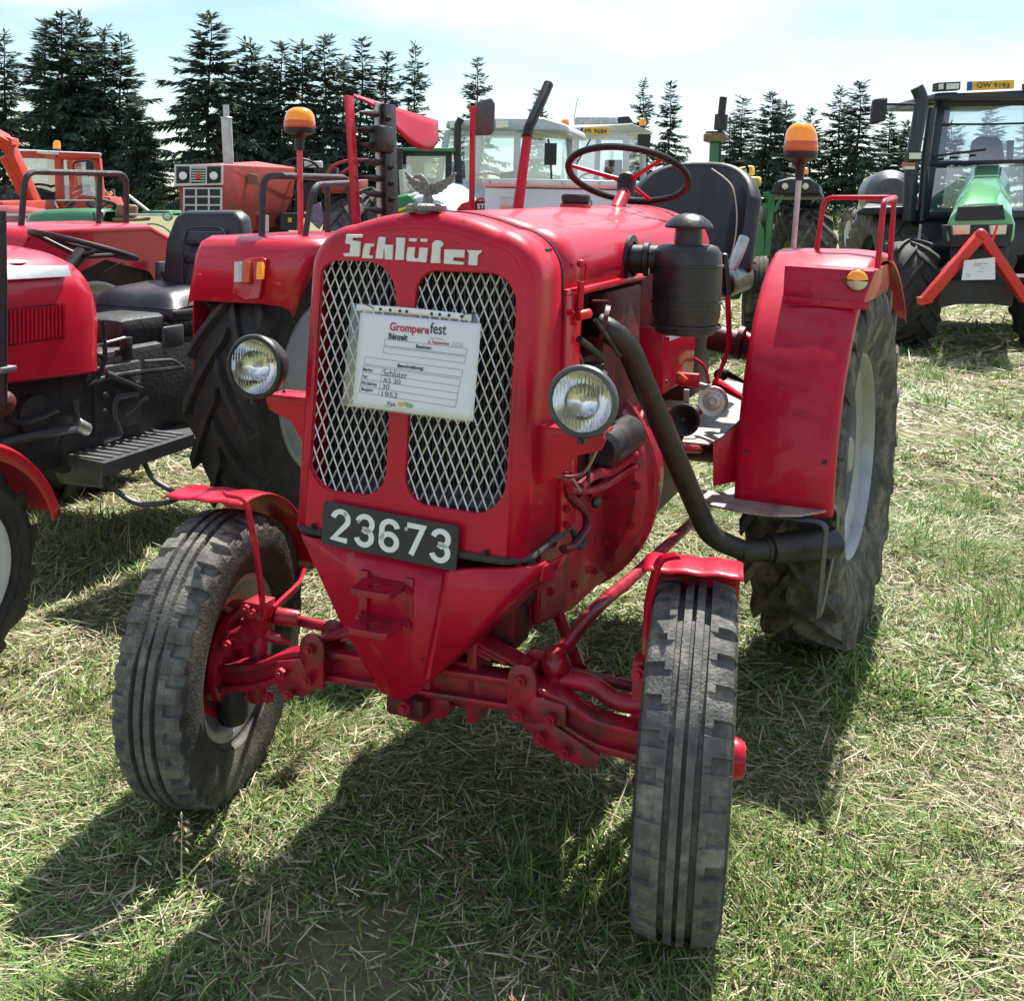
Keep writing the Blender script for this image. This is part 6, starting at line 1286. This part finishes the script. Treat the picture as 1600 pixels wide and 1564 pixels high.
# --- old green tractor with yellow seat, lamps in the fender
b = BG(1200, 11.6); thing(b.root, 'old green tractor with yellow seat, twin fender lamps and ribbed front tyre', 'tractor')
b.tube('exhaust', 'black_pipe', [(1119, 262, .6), (1121, 202, .6)], .030); b.tube('exhaust_muffler', 'black_pipe', [(1121, 204, .6), (1122, 180, .6)], .072); b.tube('exhaust_tip', 'black_pipe', [(1122, 182, .6), (1123, 166, .6), (1124, 153, .6)], .042)
MB().lathe([(0, 0), (.115, 0), (.125, .01), (.125, .075), (.11, .09), (0, .09)], b.P(1113, 222, .6), Z, 24).build('air_bowl', 'brown_seat', b.root); MB().lathe([(0, .088), (.11, .088), (.10, .11), (0, .112)], b.P(1113, 222, .6), Z, 24).build('air_bowl_lid', 'dark_body', b.root); MB().lathe([(.05, -.02), (.115, 0), (.0, 0)], b.P(1113, 222, .6), Z, 20).build('air_stack_collar', 'green', b.root); b.tube('air_stack', 'green', [(1113, 300, .6), (1113, 222, .6)], .055)
steer(b, 1150, 268, 1.0, .12, 'steer_black', -60)
b.hexa('seat_back', 'yellow', [(1146, 263, 1.2), (1172, 258, 1.2), (1174, 274, 1.2), (1150, 276, 1.2)], [(1150, 263, 1.5), (1176, 258, 1.5), (1178, 274, 1.5), (1154, 276, 1.5)], bev=.03); b.hexa('seat', 'yellow', [(1158, 276, 1.1), (1184, 276, 1.1), (1184, 292, 1.1), (1160, 292, 1.1)], [(1162, 276, 1.6), (1188, 276, 1.6), (1188, 292, 1.6), (1164, 292, 1.6)], bev=.03); b.poly('seat_pan', 'yellow', [(1165, 290), (1180, 290), (1178, 308), (1163, 308)], 1.2, .2)
b.hexa('hood', 'green', [(1085, 280, -.2), (1150, 290, -.2), (1152, 380, -.2), (1085, 400, -.2)], [(1110, 280, 1.2), (1170, 288, 1.2), (1172, 370, 1.2), (1110, 380, 1.2)]); b.poly('side_panel', 'green', [(1160, 350), (1190, 348), (1196, 362), (1196, 400), (1160, 402)], .2, .1); b.hexa('cowl', 'galv', [(1172, 330, .5), (1200, 318, .5), (1200, 348, .5), (1172, 350, .5)], [(1172, 330, 1.2), (1200, 318, 1.2), (1200, 348, 1.2), (1172, 350, 1.2)]); b.poly('tag', 'white_paint', [(1172, 388), (1178, 388), (1180, 402), (1174, 403)], -.2, .01); b.tube('coil', 'black_pipe', [(1176, 316, .5), (1188, 312, .5), (1198, 314, .5)], .03); b.ball = None
MB().ball(b.P(1194, 358, .4), .022, 12, 8).build('knob', 'lamp_red', b.root)
fe = b.hexa('fender', 'dark_body', [(1203, 300, .2), (1212, 284, .2), (1232, 279, .2), (1262, 279, .2), (1277, 288, .2), (1280, 302, .2), (1203, 302, .2)], [(1205, 300, 1.4), (1214, 282, 1.4), (1232, 277, 1.4), (1262, 277, 1.4), (1282, 292, 1.4), (1288, 312, 1.4), (1205, 312, 1.4)], bev=.03)
for px in (1225, 1257): b.lamp('fender_lamp', px, 291, .16, .036, fe, 'lamp_clear')
b.poly('fender_side', 'green', [(1201, 300), (1211, 300), (1206, 400), (1196, 400)], .3, .3, fe); b.tube('fender_brace', 'green', [(1210, 330, .15), (1222, 306, .15)], .02, fe); b.beacon(1257, 262, 275, 1.0, 7)
b.wheel(1255, .78, .24, 1.05, rr=.40, m='yellow', nm='rear_wheel', nl=17); b.wheel(1020, .78, .24, 1.05, rr=.40, m='yellow', nm='rear_wheel', nl=17)
b.wheel(1194, .50, .205, 1.45, rr=.25, m='yellow', rib=True, nm='front_wheel', rot=-.17); b.wheel(1030, .50, .205, 1.45, rr=.25, m='yellow', rib=True, nm='front_wheel', rot=-.17)
b.tube('axle_tube', 'dark_body', [(1030, 442, 1.45), (1160, 442, 1.45)], .035); b.tube('axle_hub', 'green', [(1155, 440, 1.45), (1175, 440, 1.45)], .07); b.poly('front_axle', 'green', [(1050, 455), (1136, 458), (1160, 450), (1168, 450), (1160, 468), (1050, 474)], 1.35, .12); b.hexa('chassis', 'green', [(1085, 395, -.4), (1140, 395, -.4), (1140, 470, -.4), (1085, 470, -.4)], [(1100, 395, 1.2), (1160, 395, 1.2), (1160, 450, 1.2), (1100, 450, 1.2)])

# --- modern green tractor with yellow roof plate and red coupling triangle
b = BG(1530, 14.2); thing(b.root, 'modern green tractor with yellow roof plate QW 9193 and red coupling triangle', 'tractor')
c = cab(b, [(1443, 336, .0), (1462, 152, .3), (1606, 148, .3), (1622, 334, .0)], [(1456, 330, 1.7), (1470, 155, 1.7), (1598, 152, 1.7), (1606, 330, 1.7)], 0, 'navy_body', .055)
mb = MB(); mb.prism([b.P(1450, 157, .0), b.P(1452, 147, .0), b.P(1600, 141, .0), b.P(1625, 143, .0), b.P(1625, 157, .0)], (0, 2.0, 0)); mb.build('roof', 'navy_body', c, bev=.03)
for x0, x1 in ((1454, 1491), (1594, 1630)):
    rl = b.poly('roof_lamp', 'dark_body', [(x0, 131), (x1, 129), (x1, 142), (x0, 144)], -.05, .15, c); b.poly('lamp_lens', 'lamp_clear', [(x0+15, 132.5), (x1-2, 131.5), (x1-2, 140.5), (x0+15, 141.5)], -.06, .02, rl, .002); b.poly('lamp_lens', 'lamp_clear', [(x0+3, 133), (x0+11, 132.5), (x0+11, 141), (x0+3, 141.5)], -.06, .02, rl, .002)
b.poly('number_plate', 'plate_yellow', [(1509, 129), (1574, 126.5), (1574, 140), (1509, 143)], -.1, .03, c, .002); b.poly('plate_band', 'plate_blue', [(1502, 129.3), (1509, 129), (1509, 143), (1502, 143.3)], -.1, .03, c, .002); b.text('QW 9193', 1516, 139.6, 9.4, -.115, 'ink', 51, 'plate_number', c, .01)
b.tube('cab_bar', 'navy_body', [(1445, 256, .05), (1620, 252, .05)], .028, c); b.tube('top_bar', 'dark_body', [(1463, 195, .2), (1535, 195, .2), (1610, 193, .2)], .014, c); b.tube('wiper', 'dark_body', [(1450, 245, .0), (1535, 234, .0)], .016, c); b.poly('screen_shade', 'dark_body', [(1464, 157), (1604, 153), (1604, 166), (1466, 168)], .22, .03, c)
b.hexa('seat_back', 'grey_cast', [(1508, 256, 1.0), (1512, 222, 1.0), (1522, 214, 1.0), (1552, 214, 1.0), (1560, 222, 1.0), (1566, 256, 1.0)], [(1508, 256, 1.3), (1512, 222, 1.3), (1522, 214, 1.3), (1552, 214, 1.3), (1560, 222, 1.3), (1566, 256, 1.3)], c); b.tube('lever', 'dark_body', [(1573, 255, .9), (1573, 220, .9)], .045, c)
hd = b.hexa('hood', 'green_bright', [(1482, 350, -2.4), (1486, 340, -2.4), (1505, 318, -2.4), (1560, 316, -2.4), (1583, 338, -2.4), (1588, 350, -2.4), (1588, 380, -2.4), (1482, 380, -2.4)], [(1500, 340, .1), (1506, 280, .1), (1522, 259, .1), (1560, 258, .1), (1574, 280, .1), (1580, 340, .1), (1580, 350, .1), (1500, 350, .1)], bev=.05, seg=3)
b.poly('hood_grille', 'dark_body', [(1500, 323), (1568, 320), (1573, 343), (1496, 345)], -2.44, .05, hd); b.poly('nose', 'dark_body', [(1484, 352), (1586, 350), (1582, 385), (1490, 386)], -2.42, .2, hd)
for x0, x1 in ((1491, 1519), (1549, 1576)): b.poly('headlight', 'lamp_clear', [(x0, 352), (x1, 351), (x1-1, 366), (x0+2, 367)], -2.46, .05, hd)
b.hexa('front_frame', 'dark_body', [(1488, 385, -2.3), (1580, 385, -2.3), (1575, 470, -2.3), (1495, 470, -2.3)], [(1488, 385, 0), (1580, 385, 0), (1580, 470, 0), (1488, 470, 0)]); b.hexa('cab_base', 'navy_body', [(1443, 340, .1), (1625, 338, .1), (1625, 440, .1), (1440, 440, .1)], [(1443, 340, 1.6), (1625, 338, 1.6), (1625, 440, 1.6), (1440, 440, 1.6)])
b.tube('exhaust', 'navy_body', [(1421, 345, -.2), (1421, 255, -.2), (1429, 190, -.2), (1432, 155, -.2), (1423, 138, -.2)], .085, None, .15, 14); b.tube('intake_stack', 'navy_body', [(1440, 345, -.1), (1443, 240, -.1), (1449, 170, -.1)], .055)
b.poly('side_lamp', 'dark_body', [(1415, 237), (1438, 237), (1438, 252), (1415, 252)], -.4, .1); b.poly('lamp_lens', 'lamp_clear', [(1417, 239), (1436, 239), (1436, 249), (1417, 249)], -.42, .03); b.poly('turn_signal', 'amber_dark', [(1411, 254), (1427, 254), (1427, 259), (1411, 259)], -.4, .1); b.poly('marker', 'lamp_clear', [(1411, 259.5), (1427, 259.5), (1427, 265), (1411, 265)], -.4, .1)
b.tube('mirror_arm', 'dark_body', [(1450, 164, .2), (1375, 164, -.1)], .018); b.poly('mirror', 'dark_body', [(1358, 156), (1380, 153), (1378, 190), (1355, 194)], -.15, .10, None, .02)
b.hexa('fender', 'dark_body', [(1340, 330, -.1), (1350, 324, -.1), (1425, 322, -.1), (1438, 332, -.1), (1438, 336, -.1), (1340, 336, -.1)], [(1346, 326, 1.2), (1354, 318, 1.2), (1425, 318, 1.2), (1436, 326, 1.2), (1436, 332, 1.2), (1346, 332, 1.2)])
b.wheel(1386, .80, .33, .65, rr=.42, m='dark_body', nm='rear_wheel', nl=16, tyre='rubber_worn'); b.wheel(1668, .80, .33, .65, rr=.42, m='dark_body', nm='rear_wheel', nl=16, tyre='rubber_worn'); b.wheel(1420, .62, .24, -1.6, rr=.33, m='green', nm='front_wheel', nl=15, tyre='rubber_dark'); b.wheel(1650, .62, .24, -1.6, rr=.33, m='green', nm='front_wheel', nl=15, tyre='rubber_dark')
b.tube('hand_bar', 'galv', [(1440, 350, -.3), (1438, 380, -.3), (1432, 430, -.3)], .02); b.tube('front_axle', 'dark_body', [(1420, 440, -1.6), (1650, 440, -1.6)], .09); b.poly('axle_guard', 'dark_body', [(1412, 430), (1470, 434), (1500, 400), (1500, 452), (1412, 448)], -1.7, .1)
for a_, c_ in (((1536, 366), (1453, 470)), ((1536, 366), (1612, 470))):
    MB().bar(b.P(*a_, -2.75), b.P(*c_, -2.75), .10, .12, (0, 1, 0)).build('coupling_arm', 'tripod_red', b.root, bev=.01)
MB().ball(b.P(1536, 366, -2.78), .06, 14, 10).build('coupling_top', 'tripod_red', b.root); b.poly('coupling_foot', 'tripod_red', [(1446, 466), (1468, 462), (1466, 474), (1448, 478)], -2.8, .12); b.tube('coupling_pin', 'tripod_red', [(1561, 350, -2.7), (1552, 384, -2.7)], .012)
b.poly('front_weight', 'dark_body', [(1480, 440), (1596, 440), (1590, 480), (1560, 476), (1505, 476), (1474, 482)], -2.6, .25)
b.text('.', 1400, 300, .1, -.4, 'dark_body', .1) if False else None
PSB = b
s2 = thing(empty('paper_sheet'), 'white printed sheet hung on the red coupling triangle', 'paper sheet')
pp_ = [b.P(1512, 407, -2.86), b.P(1560, 402, -2.86), b.P(1562, 437, -2.86), b.P(1509, 438, -2.86)]; s2.location = b.root.location; s2.rotation_euler = b.root.rotation_euler
MB().prism(pp_, (0, .004, 0)).build('page', 'paper', s2)
for y0, h_, x0, w_, m_, t_ in ((410, 3.2, 1528, 21, 'ink_red', 'Gromperefest'), (413.5, 2, 1528, 10, 'ink', 'Bënzelt'), (418, 1.8, 1538, 6, 'ink', 'Besitzer'), (424, 1.8, 1534, 9, 'ink', 'Beschreibung'), (428, 1.8, 1516, 6, 'ink', 'Marke'), (432, 1.8, 1516, 6, 'ink', 'Typ')):
    o = b.text(t_, x0, y0+h_, h_, -2.866, m_, w_, 'print', s2)

# --- far pale-blue cab tractor and grey tank
b = BG(1352, 30); thing(b.root, 'distant pale blue cab tractor with orange beacon', 'tractor')
cab(b, [(1342, 345, 0), (1350, 292, 0), (1395, 292, 0), (1400, 345, 0)], [(1350, 343, 1.6), (1356, 292, 1.6), (1398, 292, 1.6), (1402, 343, 1.6)], .18, 'silver_body', .07, roofm='white_body'); b.beacon(1352, 278, 288, 0, 7); b.hexa('hood', 'silver_body', [(1345, 335, -1.5), (1390, 335, -1.5), (1390, 385, -1.5), (1345, 385, -1.5)], [(1345, 330, 0), (1390, 330, 0), (1390, 380, 0), (1345, 380, 0)])
for px in (1336, 1400): b.wheel(px, .8, .24, 1.2, nm='rear_wheel')
for px in (1342, 1394): b.wheel(px, .5, .18, -1.1, nm='front_wheel')
b = BG(1395, 19, 'tank_trailer'); thing(b.root, 'grey steel tank trailer behind the modern green tractor', 'trailer')
k0 = b.P(1400, 295, 0); MB().lathe([(0, -1.2), (.28, -1.15), (.40, -1.0), (.43, -.8), (.43, 1.0), (.4, 1.15), (0, 1.25)], k0+Vector((.15, 1, -.1)), (.25, 1, 0), 32).build('tank', 'grey_metal', b.root)
b.hexa('trailer_frame', 'dark_body', [(1385, 340, 0), (1440, 340, 0), (1440, 352, 0), (1385, 352, 0)], [(1385, 340, 2), (1440, 340, 2), (1440, 352, 2), (1385, 352, 2)])
MB().bb((k0.x-.1, .5, k0.z-.75), (k0.x+.4, 1.5, k0.z-.5)).build('saddle', 'dark_body', b.root)
for px in (1385, 1450): b.wheel(px, .5, .15, 1.0)

# --- aluminium transport box carried behind the front tractor
bx_ = thing(empty('transport_box'), 'aluminium transport box with hinged lid carried behind the number 23673 tractor', 'box')
yb = 2.95; q = [U(757, 294, 'y', yb), U(985, 296, 'y', yb)]
w0, w1 = q[0].x, q[1].x; zt_ = (q[0].z+q[1].z)/2
bo = MB().bb((w0, yb, .62), (w1, yb+.55, zt_)).build('box_body', 'aluminium', bx_, bev=.008)
MB().bb((w0-.012, yb-.012, zt_+.002), (w1+.012, yb+.562, zt_+.045)).build('box_lid', 'aluminium', bx_, bev=.006)
for t in (.12, .62): MB().bb((w0+(w1-w0)*t, yb-.02, zt_-.12), (w0+(w1-w0)*t+.10, yb-.001, zt_-.05)).build('latch', 'steel', bx_, bev=.006)
for t in (.04, .3, .55, .8, .96): bolt((w0+(w1-w0)*t, yb-.012, zt_+.028), (0, -1, 0), 'steel', bx_, .008, .005)
for x in (w0+.06, w1-.06): MB().bb((x-.03, yb+.05, .0), (x+.03, yb+.11, .62)).build('stand_leg', 'grey_metal', bx_)
for x in (w0+.06, w1-.06): MB().bb((x-.03, yb+.44, .0), (x+.03, yb+.50, .62)).build('stand_leg', 'grey_metal', bx_)
rebase(bx_, ((w0+w1)/2, yb+.27, 0))
